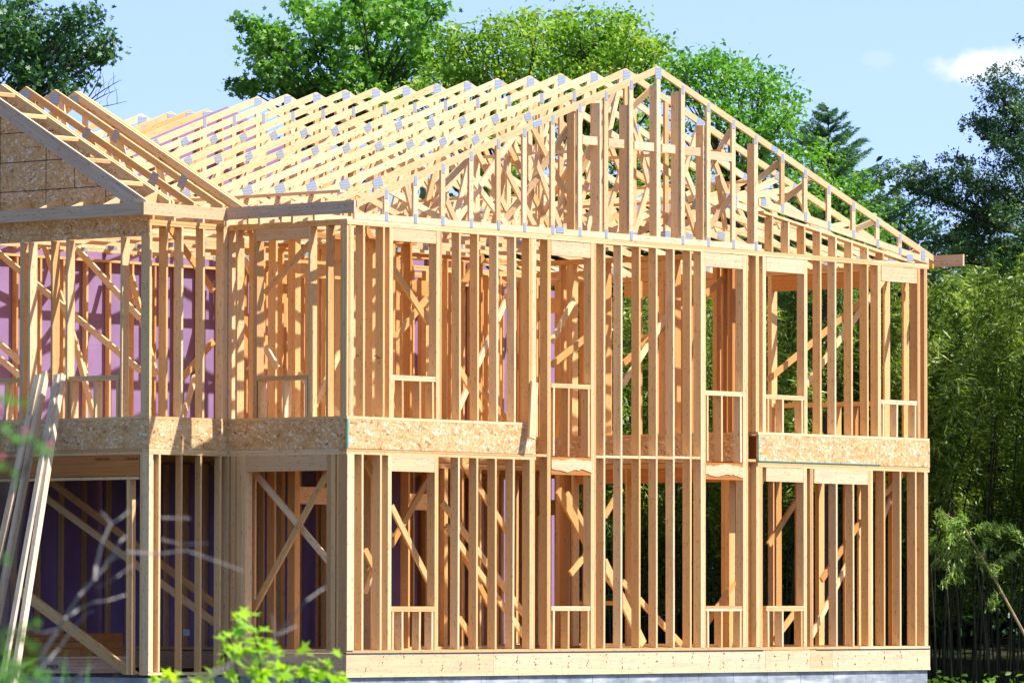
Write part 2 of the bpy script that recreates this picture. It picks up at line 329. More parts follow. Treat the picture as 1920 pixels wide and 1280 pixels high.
# ================================================================== the house frame
W, YB, XB, YP = 13.508, 2.214, -1.572, 8.56                            # width, bay side wall, bay front, fire wall
Z1B, Z1T, ZR0, ZR1, Z2B, Z2T, ZP = .045, 2.715, 2.794, 3.193, 3.235, 5.848, 5.924
house = thing('house_frame', (0, 0, -.33), 'unfinished two storey timber house frame with open roof trusses on grey concrete', 'house frame')
J = lambda a=.0015: RNG.uniform(-a, a)
def prt(name, mb, m='lumber', par=None, label=None):
    if not isinstance(mb, MB):                                         # plates of a wall: the lowest is the part, the others hang from it
        cl = []
        for z0, z1, u0, u1, b in sorted(mb.g, key=lambda q: (q[0], q[2])):
            for c in cl:
                if c[0]-.01 < z0 < c[1]+.01 and c[2]-.05 < u1 and u0 < c[3]+.05: c[1] = max(z1, c[1]); c[4].append(b); break
            else: cl.append([z0, z1, u0, u1, [b]])
        o = None
        for c in cl:
            k = MB()
            for b in c[4]: i = len(k.v); k.v += b.v; k.f += [tuple(q+i for q in f) for f in b.f]; k.uv += b.uv
            q = obj(name if o is None else 'wall_plate', k, M[m], (par if par is not None else house) if o is None else o, label if o is None else None)
            o = o or q
        return o
    return obj(name, mb, M[m], par if par is not None else house, label)
def each(name, mb, m='lumber', par=None, label=None, size=8):          # one object per board of a builder (boxes of 8 corners)
    r = None; nf = 6; u = 0
    for k in range(len(mb.v)//size):
        b = MB(); b.v = mb.v[k*size:(k+1)*size]; b.f = [tuple(q-k*size for q in f) for f in mb.f[k*nf:(k+1)*nf]]; n = sum(len(f) for f in b.f); b.uv = mb.uv[u:u+n]; u += n
        r = prt(name, b, m, par, label)
    return r

fo = MB(); fo.box(.03, W-.03, .03, YP, -.95, -.325, (1, 0, 0)); fo.box(XB+.03, .02, YB+.03, YP, -.95, -.335, (0, 1, 0)); prt('foundation', fo, 'concrete')
fl = MB(); fl.box(.02, W-.02, .02, YB+.14, -.022, -.001, (1, 0, 0)); fl.box(3.9, W-.02, YB+.142, YP-.01, -.022, -.001, (1, 0, 0)); each('floor_deck', fl, 'osb_old')
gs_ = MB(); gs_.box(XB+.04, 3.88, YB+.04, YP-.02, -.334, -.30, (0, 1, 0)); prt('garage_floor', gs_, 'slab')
sl = MB(); sl.box(-.004, W+.004, -.006, .14, -.324, -.283); sl.box(-.006, .14, .15, YB+.1, -.324, -.283); each('sill_plate', sl, 'treated')
def rim_base():
    r = MB(); xs = [0.001, 3.1, 7.2, 9.35, 9.9, 10.45, 11.0, W]
    for a, b in zip(xs, xs[1:]): r.box(a+.002, b-.002, J(.002), .04, -.282, -.006)
    r.box(0, .04, .045, YB, -.282, -.006); r.box(3.9, 3.94, YB+.2, YP, -.282, -.006); r.box(.05, 3.89, YB+.1, YB+.14, -.282, -.006); return r
each('rim_board', rim_base(), 'header', label='pale base rim board with rows of nail marks')
for k in range(34):                                                    # nail lines on the base rim board
    nm_ = MB()
    x = .4 + k*.4064*.98+RNG.uniform(-.04, .04)
    for q in range(RNG.choice((2, 3, 4, 5))): 
        z = RNG.uniform(-.25, -.03); xx = x+RNG.uniform(-.02, .02)
        if xx < W-.1: nm_.box(xx-.004, xx+.004, -.0075, -.004, z-.010, z+.010, (0, 0, 1))
    if nm_.v: prt('nail_row', nm_, 'ink')
bl = MB(); bl.box(.01, 9.3, -.010, .13, -.004, .007); bl.box(10.6, W-.01, -.010, .13, -.004, .007); each('sill_gasket', bl, 'blue')

# ---- wall frames.  part = plates, sub-parts = studs, headers, sills, braces
class PL:
    def __init__(s): s.g = []
def plates(pl, ax, c, d, u0, u1, z0, z1, n=3):
    if isinstance(pl, PL): mb = MB(); pl.g.append((z0, z1, u0, u1, mb))
    else: mb = pl
    us = [u0] + sorted(RNG.uniform(u0+.3, u1-.3) for _ in range(max(0, int((u1-u0)/4)))) + [u1]
    for a, b in zip(us, us[1:]):
        q = J(.003)
        if ax == 'x': mb.box(a+.001, b-.001, c+q, c+d+q, z0, z1)
        else: mb.box(c+q, c+d+q, a+.001, b-.001, z0, z1)
def stud(par, ax, c, d, u, z0, z1, n=1, m='lumber', name='stud', wob=.004):
    mb = MB()
    for k in range(n):
        a = u+k*.0392; q = J(.002); l = RNG.uniform(-wob, wob) if n == 1 else 0.0
        if ax == 'x': f = lambda uu, vv, zz: (uu, vv, zz)
        else: f = lambda uu, vv, zz: (vv, uu, zz)
        l *= 1.6; b0 = [f(a+s0*.038, c+q+s1*d, z0) for s0, s1 in ((0, 0), (1, 0), (1, 1), (0, 1))]; zm = (z0+z1)/2
        t0 = [f(a+l+s0*.038, c+q+s1*d, z1) for s0, s1 in ((0, 0), (1, 0), (1, 1), (0, 1))]
        mb.solid(b0, t0, (0, 0, 1))
    return prt(name, mb, m, par)
def gx(px, y=800): return onY(px, y, 0)[0]
def fy(px, y, X): return onX(px, y, X)[0]

# ---------- gable end wall (plane y = 0)
gw = PL(); D6 = .14
plates(gw, 'x', 0, D6, 0, W, .007, Z1B)
plates(gw, 'x', 0, D6, .0, gx(1005), Z1T, 2.753); plates(gw, 'x', .001, D6, .0, gx(1005), 2.755, ZR0-.003)
plates(gw, 'x', 0, D6, gx(1421), W, Z1T, 2.753); plates(gw, 'x', .001, D6, gx(1421), W, 2.755, ZR0-.003)
plates(gw, 'x', 0, D6, .0, gx(1005), ZR1+.003, Z2B); plates(gw, 'x', 0, D6, gx(1421), W, ZR1+.003, Z2B)
plates(gw, 'x', 0, D6, 0, W, Z2T, 5.885); plates(gw, 'x', .002, D6, 0, W, 5.887, ZP)
gable = prt('wall_frame', gw, label='long gable end wall frame facing the camera')
def gst(a, b, y, z0, z1, m='lumber', name='stud'):
    n = max(1, round((b-a)/3.2)); stud(gable, 'x', 0, D6, gx(a, y), z0, z1, n, m, name)
LOW = [(649, 654), (678, 680), (712.5, 715.5), (727, 733), (815, 822), (858, 860), (892.5, 895), (928, 930), (961, 964), (993, 1004)]
for a, b in LOW: gst(a, b, 1050, Z1B, Z1T)
UPP = [(655, 659), (681, 683), (718, 721), (730, 736), (818, 828), (861, 863), (895, 898), (931, 933), (964, 967), (992, 1004)]
for a, b in UPP: gst(a, b, 600, Z2B, Z2T)
for a, b in ((1026, 1034), (1108, 1117), (1132, 1134), (1163.8, 1166), (1198, 1200), (1230, 1232), (1262, 1264), (1294, 1296), (1314, 1324), (1393.5, 1402)): gst(a, b, 850, Z1B, Z2T)
for a, b in ((1567.5, 1570), (1599, 1602)): gst(a, b, 1000, Z1B, onY(1585, 907, 0)[1]-.002)
for a, b in ((1418, 1431), (1507, 1513), (1519, 1526), (1628, 1638), (1657, 1660), (1687, 1689), (1716, 1719), (1733, 1740)): gst(a, b, 1000, Z1B, Z1T)
for a, b in ((1417, 1423), (1430, 1436), (1508, 1513), (1537.5, 1540), (1565, 1568), (1596, 1599), (1626, 1629), (1646, 1653), (1720, 1726), (1733, 1740)): gst(a, b, 620, Z2B, Z2T)
def rect(par, pl, c, d, x0, y0, x1, y1, name, m, proud=0.0, parts=1):
    f = (lambda x, y: onY(x, y, c)) if pl == 'x' else (lambda x, y: onX(x, y, c))
    (u0, za), (u1, zb) = f(x0, y0), f(x1, y1); za = min(za, Z2T-.002) if za > 4 else za
    mb = MB(); h = (za-zb)/parts
    for k in range(parts):
        q = J(.002)-proud; z0, z1 = zb+h*k+.001, zb+h*(k+1)-.001
        if pl == 'x': mb.box(u0, u1, c+q, c+d+q, z0, z1, (1, 0, 0))
        else: mb.box(c+q, c+d+q, u0, u1, z0, z1, (0, 1, 0))
    return prt(name, mb, m, par)
# headers: x0,y0 top left; x1,y1 bottom right at the middle of the board
def ghead(x0, x1, yt, yb, m='header', parts=1, name='header'): 
    xm = (x0+x1)/2; ya = onY(xm, yt, 0)[1]; yb_ = onY(xm, yb, 0)[1]; u0, u1 = gx(x0, yt)+.002, gx(x1, yt)-.002
    mb = MB(); h = (ya-yb_)/parts
    for k in range(parts): q = J(.002); mb.box(u0, u1, q+.002, (.076 if name == 'header' else D6)+q, yb_+h*k+.001, min(yb_+h*(k+1)-.001, Z2T-.002 if yb_ > 4 else 99), (1, 0, 0))
    return prt(name, mb, m, gable)
ghead(733, 818, 422, 454); ghead(1034, 1108, 448, 481); ghead(1323, 1393, 475, 502, parts=2); ghead(1437, 1508, 484, 511); ghead(1653, 1720, 500, 529)
ghead(733, 817, 853, 884); ghead(1437, 1510, 876, 903); ghead(1527, 1636, 879, 907)
o1 = ghead(1034, 1110, 857, 890); o2 = ghead(1323, 1394, 867, 899)
for o, (x0, x1, yt, yb) in ((o1, (1034, 1110, 857, 890)), (o2, (1323, 1394, 867, 899))):
    o['label'] = 'header plank stained orange along its edges'; o.data.materials.clear(); o.data.materials.append(M['lvl'])
    u0, za = onY(x0, yt, 0); u1, zb = onY(x1, yb, 0); zb = onY((x0+x1)/2, yb, 0)[1]; za = onY((x0+x1)/2, yt, 0)[1]; pts = []; n = 18; hh = za-zb
    for k in range(n+1): t = k/n; pts.append((u0+(u1-u0)*t, zb+hh*(.12+.22*abs(math.sin(t*5+u0))*RNG.uniform(.6, 1.2))))
    for k in range(n, -1, -1): t = k/n; pts.append((u0+(u1-u0)*t, za-hh*(.06+.16*abs(math.sin(t*4+1))*RNG.uniform(.5, 1.2))))
    prt('pale_veneer', MB().prism(pts, 'y', -.004, .0005, (1, 0, 0)), 'header', o)
for x0, x1, yt, yb in ((733, 817, 704, 714), (1034, 1108, 719.5, 728), (1323, 1393, 733, 742), (1437, 1508, 740.5, 749), (1653, 1720, 750, 758.5), (733, 815, 1136, 1146), (1034, 1107, 1135.5, 1144.5), (1324, 1392, 1135, 1145), (1437, 1507, 1135, 1145)):
    ghead(x0, x1, yt, yb, 'lumber', 2, 'window_sill')
    z1 = onY((x0+x1)/2, yb, 0)[1]; z0 = Z1B if z1 < 2 else (Z2B if x0 < 1000 or x0 > 1420 else onY((x0+x1)/2, 855 if x0 < 1200 else 865, 0)[1])
    for t in ((.03, .25, .64, .93) if x0 < 1000 else (.04, .42, .93)): stud(gable, 'x', .002, D6-.01, gx(x0+(x1-x0)*t, yt), z0, z1-.002, 1, 'lumber', 'cripple_stud')
# blocking between the tall studs
bk = MB(); tall = [1034, 1117.5, 1134, 1166.5, 1201, 1233, 1265, 1297, 1314]
for a, b in zip([1117.5, 1134.8, 1167, 1201, 1233, 1265, 1297], [1132, 1163.5, 1197.8, 1229.8, 1261.8, 1293.8, 1313.5]): 
    z = onY((a+b)/2, 856+.01*(a-1117), 0)[1]; bk.box(gx(a)+.006, gx(b)-.002, .002+J(), D6, z-.019+J(.004), z+.019)
for a, b in ((1005.5, 1025.5), (1403, 1417.5)): z = onY(a, 853+.024*(a-1005), 0)[1]; bk.box(gx(a)+.004, gx(b)-.002, .002, D6, z-.019, z+.019)
each('blocking', bk, 'lumber', gable)
# second-floor rim bands
rb = MB(); xs = [0, 1.55, gx(1004)]; 
for a, b in zip(xs, xs[1:]): rb.box(a+.0015, b-.0015, -.004+J(.001), .03, ZR0, ZR1, (1, 0, 0))
xs = [gx(1421), 10.9, W]
for a, b in zip(xs, xs[1:]): rb.box(a+.0015, b-.0015, -.004+J(.001), .03, ZR0, ZR1, (1, 0, 0))
band = each('rim_band', rb, 'osb', label='speckled strand board band between the storeys')
tp = MB(); tp.box(-.002, .028, -.009, -.0045, ZR0+.01, ZR1-.005, (0, 0, 1)); a = gx(1421); tp.box(a, a+.018, -.0095, -.006, ZR0, ZR1, (0, 0, 1)); tp.box(a, a+3.05, -.0095, -.006, ZR0+.002, ZR0+.016, (1, 0, 0)); each('teal_tape', tp, 'teal', band)
# stub leaning on the band
sb = MB(); t0 = onY(999, 716, -.01); b0 = onY(994, 822, -.10); sb.board((t0[0], -.035, t0[1]), (b0[0], -.13, b0[1]), (1, 0, 0), .14, .038)
lb = tag(prt('leaning_stub', sb, 'header', None), None)

# ---------- main front wall (plane x = 0), from the corner to the bay
fw = PL(); 
for z0, z1 in ((.007, Z1B), (Z1T, 2.753), (2.755, ZR0-.003), (ZR1+.003, Z2B), (Z2T, 5.885), (5.887, ZP)): plates(fw, 'y', .0, D6, .142, YB+.1, z0, z1)
front = prt('wall_frame', fw, label='short shaded front wall frame beside the corner')
rb2 = MB(); rb2.box(-.004, .03, .035, YB-.004, ZR0, ZR1, (0, 1, 0)); prt('rim_band', rb2, 'osb')
def fst(par, X, a, b, y, z0, z1, m='lumber', dep=D6, name='stud'):
    n = max(1, round(abs(b-a)/3.9)); u1 = fy(a, y, X); stud(par, 'y', X, dep, u1-n*.0392, z0, z1, n, m, name)
for a, b in ((417, 429), (441, 445), (474, 480), (578, 583.5), (611, 615), (638, 650)): fst(front, 0, a, b, 600, Z2B, Z2T)
for a, b in ((412, 429), (432, 459), (612, 628), (631, 649)): fst(front, 0, a, b, 1050, Z1B, Z1T)
def fhead(par, X, x0, x1, yt, yb, m='header', name='header', d=.076, parts=1):
    xm = (x0+x1)/2; za = onX(xm, yt, X)[1]; zb = onX(xm, yb, X)[1]; u1, u0 = fy(x0, yt, X), fy(x1, yt, X)
    if za > 4.5: za = min(za, Z2T-.002)
    mb = MB(); h = (za-zb)/parts
    for k in range(parts): q = J(.002)+.002; mb.box(X+q, X+d+q, u0+.002, u1-.002, zb+h*k+.001, zb+h*(k+1)-.001, (0, 1, 0))
    return prt(name, mb, m, par)
fhead(front, 0, 480, 578, 417, 450); fhead(front, 0, 437, 627, 851, 883)
fhead(front, 0, 481, 577, 704, 713, 'lumber', 'window_sill', D6, 2)
for p in (484, 530, 572): fst(front, 0, p, p+3, 740, Z2B, onX(530, 713, 0)[1]-.002, name='cripple_stud')

# ---------- bay side wall (plane y = YB) and bay front wall (plane x = XB)
def bx_(px, y): return onY(px, y, YB)[0]
bs = PL()
for z0, z1 in ((ZR1+.003, Z2B), (Z2T, 5.885), (5.887, ZP), (Z1T, 2.753), (2.755, ZR0-.003)): plates(bs, 'x', YB, D6, XB, -.002, z0, z1)
plates(bs, 'x', YB, D6, XB, -.002, -.30, -.262)
side = prt('wall_frame', bs, label='narrow sunlit side wall frame of the projecting bay')
rb3 = MB(); rb3.box(XB+.001, -.002, YB-.004, YB+.03, ZR0, ZR1, (1, 0, 0)); prt('rim_band', rb3, 'osb')
for p in (284, 311, 340, 380, 419): stud(side, 'x', YB, D6, bx_(p, 600) if p > 290 else XB, Z2B, Z2T, 1 if p < 419 else 2)
for p, n in ((284, 2), (297, 1), (338, 1), (375, 1), (411, 1)): stud(side, 'x', YB, .10, bx_(p, 1000) if p > 290 else XB, -.26, Z1T, n)
bf = PL(); YE = YP-.02
for z0, z1 in ((ZR1+.003, Z2B), (Z2T, 5.885), (5.887, ZP), (Z1T, 2.753), (2.755, ZR0-.003)): plates(bf, 'y', XB, D6, YB+.142, YE, z0, z1)
bayf = prt('wall_frame', bf, label='front wall frame of the bay above the wide garage opening')
rb4 = MB(); rb4.box(XB-.004, XB+.03, YB, YE, ZR0, ZR1, (0, 1, 0)); prt('rim_band', rb4, 'osb', label='strand board band in shade over the garage opening')
for a, b in ((264, 282), (225, 229), (123, 128), (95, 99), (53, 57), (37, 53), (-40, -36), (-90, -80)): fst(bayf, XB, a, a+(3.5 if b-a < 8 else 7.5), 600, Z2B, 5.70 if a > 200 or True else Z2T)
fhead(bayf, XB, 128, 223, 704, 713, 'lumber', 'window_sill', D6, 2); fhead(bayf, XB, -34, 36, 709, 718, 'lumber', 'window_sill', D6, 2)
for p in (130, 175, 217, 8): fst(bayf, XB, p, p+3, 750, Z2B, onX(175, 713, XB)[1]-.002, name='cripple_stud')
for a, b in ((237, 240), (262, 275)): fst(bayf, XB, a, b, 1100, -.295, 2.42 if a < 250 else Z1T, dep=.14)
lv = fhead(bayf, XB, -120, 262, 854.5, 895, 'lvl', 'garage_header', .14); lv['label'] = 'orange brown laminated beam with printed marks'
tr = MB(); zt = onX(130, 895, XB)[1]; tr.box(XB-.002, XB+.14, fy(262, 890, XB)+.01, YE, zt-.04, zt-.001); prt('trim_board', tr, 'lumber', bayf)
def text(body, size, mtx, m, par, name='printed_mark', sx=1.0):
    c = bpy.data.curves.new('txt', 'FONT'); c.body = body; c.size = size; c.extrude = .0006; c.space_character = 1.0
    o = bpy.data.objects.new('txt', c); SC.collection.objects.link(o); dg = bpy.context.evaluated_depsgraph_get(); me = bpy.data.meshes.new_from_object(o.evaluated_get(dg))
    bpy.data.objects.remove(o); org = base_of(par) if par else Vector((0, 0, 0)); me.transform(Matrix.Translation(-org) @ mtx @ Matrix.Diagonal((sx, 1, 1, 1)))
    me.materials.clear(); q = link(name, me, m, par); return q
def mtx_front(x, y, z): return Matrix(((0, 0, -1, x), (-1, 0, 0, y), (0, 1, 0, z), (0, 0, 0, 1)))   # text readable on a face looking to -x
def mtx_side(x, y, z): return Matrix(((1, 0, 0, x), (0, 0, -1, y), (0, 1, 0, z), (0, 0, 0, 1)))    # on a face looking to -y
y0, z0 = onX(177, 863, XB); text('-GENTON-', .055, mtx_front(XB-.003, y0, z0), M['ink'], lv, sx=1.15)
y0, z0 = onX(236, 862, XB); text('2-1E LVL 47', .05, mtx_front(XB-.003, y0, z0), M['ink'], lv, sx=.95)
# OSB over the plates at the bay front, and the gable face above the little pent roof
ob = MB(); seg = [YB+.005, YB+.75, YB+1.9, YB+3.1, YB+4.4, YE]
for a, b in zip(seg, seg[1:]): ob.box(XB-.012+J(.001), XB-.001, a+.002, b-.002, 5.70, 6.02, (0, 1, 0))
each('sheathing', ob, 'osb_old', label='greyed strand board strip over the bay windows')
PY, EZ0 = 5.10, 1.80                                                   # cross gable: ridge y, eave y
def cz(y): return 7.945-(7.945-6.14)/(PY-EZ0)*abs(y-PY)                # top line of the cross gable
gp = MB(); rows = [6.03, 6.42, 6.83, 7.24, 7.90]
for r0, r1 in zip(rows, rows[1:]):                                     # horizontal panels cut to the rake
    cuts = [1.9, 3.05 + (.6 if r0 > 6.5 else 0), 4.2, 5.1, 6.2, 7.3, 8.4]
    for a, b in zip(cuts, cuts[1:]):
        pts = []
        for k in range(13):
            y = a+.003+(b-a-.006)*k/12; zt_ = min(r1-.003, cz(y)-.11)
            pts.append((y, zt_))
        pts = [(y, z) for y, z in pts if z > r0+.004]
        if len(pts) > 1: gp.prism([(pts[0][0], r0)] + pts + [(pts[-1][0], r0)], 'x', XB-.016+J(.0008), XB-.003, (0, 1, 0))
gsh = prt('sheathing', gp, 'osb_old', label='weathered strand board gable face with dark panel joints')
for r0 in rows[1:-1]:
    y0_ = PY-(7.945-r0-.13)/.547; mb = MB(); mb.box(XB-.0185, XB-.0165, max(1.95, y0_), PY*2-max(1.95, y0_), r0-.007, r0+.004, (0, 1, 0)); prt('panel_joint', mb, 'ink', gsh)
for y_, z0, z1 in ((3.05, 6.05, 6.41), (3.65, 6.43, 6.8), (4.2, 6.05, 7.2), (2.5, 6.05, 6.2), (5.1, 6.05, 7.7)):
    mb = MB(); mb.box(XB-.0188, XB-.0168, y_-.004, y_+.004, z0, min(z1, cz(y_)-.13), (0, 0, 1)); prt('panel_joint', mb, 'ink', gsh)

# ---------- eaves boards
ev = MB(); ev.box(-.49, -.452, -.558, 1.80, 5.955, 6.125); prt('fascia_board', ev, 'weathered', label='brown weathered fascia over the short front wall')
ev = MB(); ev.box(-2.13, -.452, 1.80, 1.838, 5.945, 6.115); prt('fascia_board', ev, 'header', label='sunlit fascia on the side of the bay')
ev = MB(); ev.box(-2.13, -2.092, 1.84, 5.2, 5.945, 6.115); ev.box(-2.13, -2.092, 5.203, 8.9, 5.945, 6.115); each('fascia_board', ev, 'weathered', label='brown weathered fascia along the front of the bay')
ev = MB(); ev.box(13.88, 13.92, -.37, YP, 5.905, 6.085); prt('fascia_board', ev, 'weathered', label='rear fascia board sticking out past the gable')
ev = MB(); ev.box(13.52, 13.56, -.05, .1, 5.86, 5.93); prt('hanger_clip', ev, 'yellow')
pr = MB()                                                              # pent roof rafters on the bay front
for k in range(11):
    y = 2.05+k*.61; pr.prism([(XB-.02, 6.03), (XB-.02, 6.30), (-2.09, 6.09), (-2.09, 6.03)], 'y', y, y+.038, (1, 0, 0))
each('pent_rafter', pr, 'lumber')
so_ = MB(); so_.box(-2.09, XB-.02, 1.85, 8.8, 5.94, 5.952, (0, 1, 0)); so_.box(-.45, -.01, -.5, 1.8, 5.93, 5.945, (0, 1, 0)); 
# ---------- main roof trusses
RX, AZ, SLR, SLL = 6.803, 8.503, .3567, .351
def topz(x): return AZ-(x-RX)*SLR if x > RX else AZ-(RX-x)*SLL
H = .10
def chord(p, q, y0, m='truss', h=H, vert=True):
    return MB().prism([p, q, (q[0], q[1]-h), (p[0], p[1]-h)], 'y', y0, y0+.038, (q[0]-p[0], 0, q[1]-p[1]))
def web(p, q, y0, wd=.089):
    d = Vector((q[0]-p[0], q[1]-p[1])).normalized(); n = Vector((-d.y, d.x))*wd/2; y0 += RNG.uniform(-.0006, .0012)
    return MB().prism([(p[0]+n.x, p[1]+n.y), (q[0]+n.x, q[1]+n.y), (q[0]-n.x, q[1]-n.y), (p[0]-n.x, p[1]-n.y)], 'y', y0+.0008, y0+.0375, (d.x, 0, d.y))
def nplate(par, x, z, wx, wz, y0, ang=0.0, vert=False):
    c, s = math.cos(ang), math.sin(ang); pts = [(x+c*a-s*b, z+s*a+c*b) for a, b in ((-wx/2, -wz/2), (wx/2, -wz/2), (wx/2, wz/2), (-wx/2, wz/2))]
    mb = MB().prism(pts, 'y', y0-.0035, y0-.0005, (0, 0, 1) if vert else (1, 0, 0)); return prt('connector_plate', mb, 'metal', par)
EL, ER = -.445, 13.87
def truss(k, y, kind):
    tilt = RNG.uniform(-.02, .02)
    mb = MB(); a = (EL, topz(EL)+J(.01)); b = (RX, AZ+J(.006)); c = (ER, topz(ER)+J(.01))
    if kind == 'gable': a = (.2, topz(.2))
    if kind == 'gable': c = (13.62, topz(13.62))
    for p, q in ((a, b), (b, c)): mb.prism([p, q, (q[0], q[1]-H), (p[0], p[1]-H)], 'y', y, y+.038, (q[0]-p[0], 0, q[1]-p[1]))
    zb = ZP+.095
    if kind == 'gable':
        mb.box(.15, 3.7, y+.001, y+.038, ZP+.004, zb); mb.box(3.702, 9.27, y+.001, y+.038, ZP+.004, zb)
        mb.prism([(9.2, 6.715), (13.5, 5.975+.05), (13.5, 5.93), (9.2, 6.60)], 'y', y+.001, y+.038, (1, 0, -.17))
    else:
        mb.box(.0, 7.9, y+.001, y+.038, ZP+.004, zb)
        mb.prism([(9.25, 6.73), (13.6, 6.02), (13.6, 5.93), (9.25, 6.635)], 'y', y+.001, y+.038, (1, 0, -.17))
        mb.prism([(7.3, 6.03), (10.5, 7.17), (10.5, 7.07), (7.3, 5.935)], 'y', y+.0015, y+.0375, (1, 0, .36))
    t = prt('roof_truss', mb, 'truss', None, 'gable end truss with close upright members' if kind == 'gable' else None)
    webs = []; P = []
    if kind == 'gable':
        for px, yb in [(725, 402), (779.5, 404), (831, 408), (884, 412), (935, 417), (984, 423), (1037, 428), (1088, 432), (1137, 437), (1184, 440), (1235, 444), (1281, 448), (1329, 452), (1376, 456), (1418, 461), (1468, 395), (1511, 405), (1555, 416), (1601, 428), (1646, 442), (1688, 455), (1728, 470)]:
            x = gx(px, 430); z0 = zb if px < 1425 else 6.715-.172*(x-9.2); mb2 = MB().prism([(x-.0445, z0+.001), (x+.0445, z0+.001 - (.015 if px > 1425 else 0)), (x+.0445, topz(x+.0445)-H-.001), (x-.0445, topz(x-.0445)-H-.001)], 'y', y+.0008, y+.0375, (0, 0, 1))
            prt('upright', mb2, 'truss', t); tz = topz(x)-H*.75
            if px not in (1235, 1728): nplate(t, x, tz-.02, .06, .13, y, 0, True); nplate(t, x, z0-.02, .06, .13, y, 0, True)
        nplate(t, RX, AZ-.10, .14, .17, y, 0, False)
        nplate(t, 4.05, topz(4.05)-.05, .2, .085, y, math.atan(SLL)); nplate(t, onY(1050, 431, 0)[0], onY(1050, 431, 0)[1], .17, .09, y)
        nplate(t, onY(1453, 277, 0)[0], topz(onY(1453, 277, 0)[0])-.05, .17, .09, y, -math.atan(SLR)); nplate(t, 9.32, 6.66, .12, .10, y); nplate(t, 13.0, 6.0, .16, .1, y); nplate(t, 13.35, 6.06, .1, .16, y)
    else:
        zt = lambda x: topz(x)-H*.6
        L_ = [((4.55, zt(4.55)), (5.9, zb)), ((4.55, zt(4.55)), (2.95, zb)), ((3.4, zt(3.4)), (2.95, zb)), ((1.3, zt(1.3)), (2.9, zb)), ((5.6, zt(5.6)), (5.6, zb)), ((RX, AZ-.1), (RX, zb+.02)),
              ((RX-.1, AZ-.12), (5.9, zb)), ((8.55, zt(8.55)), (7.75, 6.15)), ((8.55, zt(8.55)), (9.25, 6.75)), ((7.75, zt(7.75)), (7.75, 6.15)), ((10.9, zt(10.9)), (9.3, 6.72)), ((10.9, zt(10.9)), (11.4, 6.35)), ((12.2, zt(12.2)), (11.4, 6.35))]
        if k >= 7: L_ = L_[1:6] + L_[7:]
        for p, q in L_: prt('web', web(p, q, y), 'truss', t)
        nplate(t, RX, AZ-.105, .17, .16, y); nplate(t, 5.6, zt(5.6), .07, .15, y, 0, True)
        for x in ((4.55, 3.4) if k < 7 else (4.5, 3.3)): nplate(t, x, zt(x), .15, .115, y, math.atan(SLL)+.15+RNG.uniform(-.1, .1))
        nplate(t, 1.3, zt(1.3)+.005, .20, .14, y, math.atan(SLL)+.1); nplate(t, 2.93, zb-.04, .24, .13, y); nplate(t, 5.9, zb-.04, .2, .13, y)
        nplate(t, 8.55, zt(8.55), .17, .13, y, -math.atan(SLR)); nplate(t, 10.9, zt(10.9), .17, .13, y, -math.atan(SLR)); nplate(t, 9.3, 6.69, .28, .22, y, -.1); nplate(t, 11.4, 6.36, .18, .12, y, -.17); nplate(t, 10.45, zt(10.45), .14, .12, y, -.36); nplate(t, 7.75, 6.12, .16, .12, y)
        nplate(t, 13.35, 6.03, .2, .12, y)
    return t
TR = [truss(0, .0015, 'gable')]
for k in range(1, 14): TR.append(truss(k, k*.6096 + RNG.uniform(-.012, .012), 'common'))
# strongbacks and braces standing behind the gable truss
gb = []
for px, pt in ((1073, 208), (1121, 193), (1171, 197), (1228, 160), (1268, 172), (1314.5, 235), (1411, 262)):
    x = gx(px+11, 420); zt_ = onY(px+5, pt, .04)[1]; mb = MB(); mb.box(x-.041, x-.003, .041, .18, ZP+.1, min(zt_, topz(x)-H-.03)); prt('strongback', mb, 'truss', TR[0])
sbk = MB()
for (xa_, ya_), (xb_, yb_) in (((1093, 261), (1131, 265)), ((1142, 266), (1180, 270)), ((1190, 271), (1228, 274.5)), ((1242, 276), (1268, 278.5)), ((1280, 280), (1314, 283.5)), ((1332, 296), (1367, 300))):
    (p, pz), (q, qz) = onY(xa_, ya_, .04), onY(xb_, yb_, .04); sbk.box(p-.1, q+.1, .042+J(), .079, (pz+qz)/2-.065, (pz+qz)/2+.065, (1, 0, 0))
mb = MB(); (p, pz), (q, qz) = onY(1093, 261, .04), onY(1314, 283, .04); mb.box(p, q, .181, .219, pz-.07, pz+.06); prt('strongback', mb, 'truss', TR[0])
mb = MB(); (p, pz), (q, qz) = onY(1093, 261, .04), onY(1440, 297, .04); mb.box(p, q, .0405, .0785, pz-.065, pz+.065); 
bl_ = MB(); 
for a, b in ((1093, 1121), (1142, 1171), (1190, 1227), (1242, 1267), (1280, 1314), (1332, 1374)):
    p, pz = onY(a, 262 + (a-1093)*.105 + (4 if a > 1320 else 0), .0); q = gx(b, 270); bl_.box(p+.002, q-.003, .004, .04, pz-.062, pz+.062, (1, 0, 0))
each('blocking', bl_, 'header', TR[0])
def brace(a, b, wdir, wd=.089, th=.038, m='truss', name='brace', par=None):
    return prt(name, MB().board(a, b, wdir, wd, th), m, par)
def bY(p, q, Y, dy=0.0, wd=.089, m='inner', th=.038, name='brace'):    # a board lying in a plane y = Y, seen between two photo points
    (x0, z0), (x1, z1) = onY(*p, Y), onY(*q, Y); return brace((x0, Y, z0), (x1, Y+dy, z1), (z1-z0, 0, -(x1-x0)), wd, th, m, name)
def bX(p, q, X, wd=.089, m='inner', th=.038, name='brace'):
    (u0, z0), (u1, z1) = onX(*p, X), onX(*q, X); return brace((X, u0, z0), (X, u1, z1), (0, z1-z0, -(u1-u0)), wd, th, m, name)
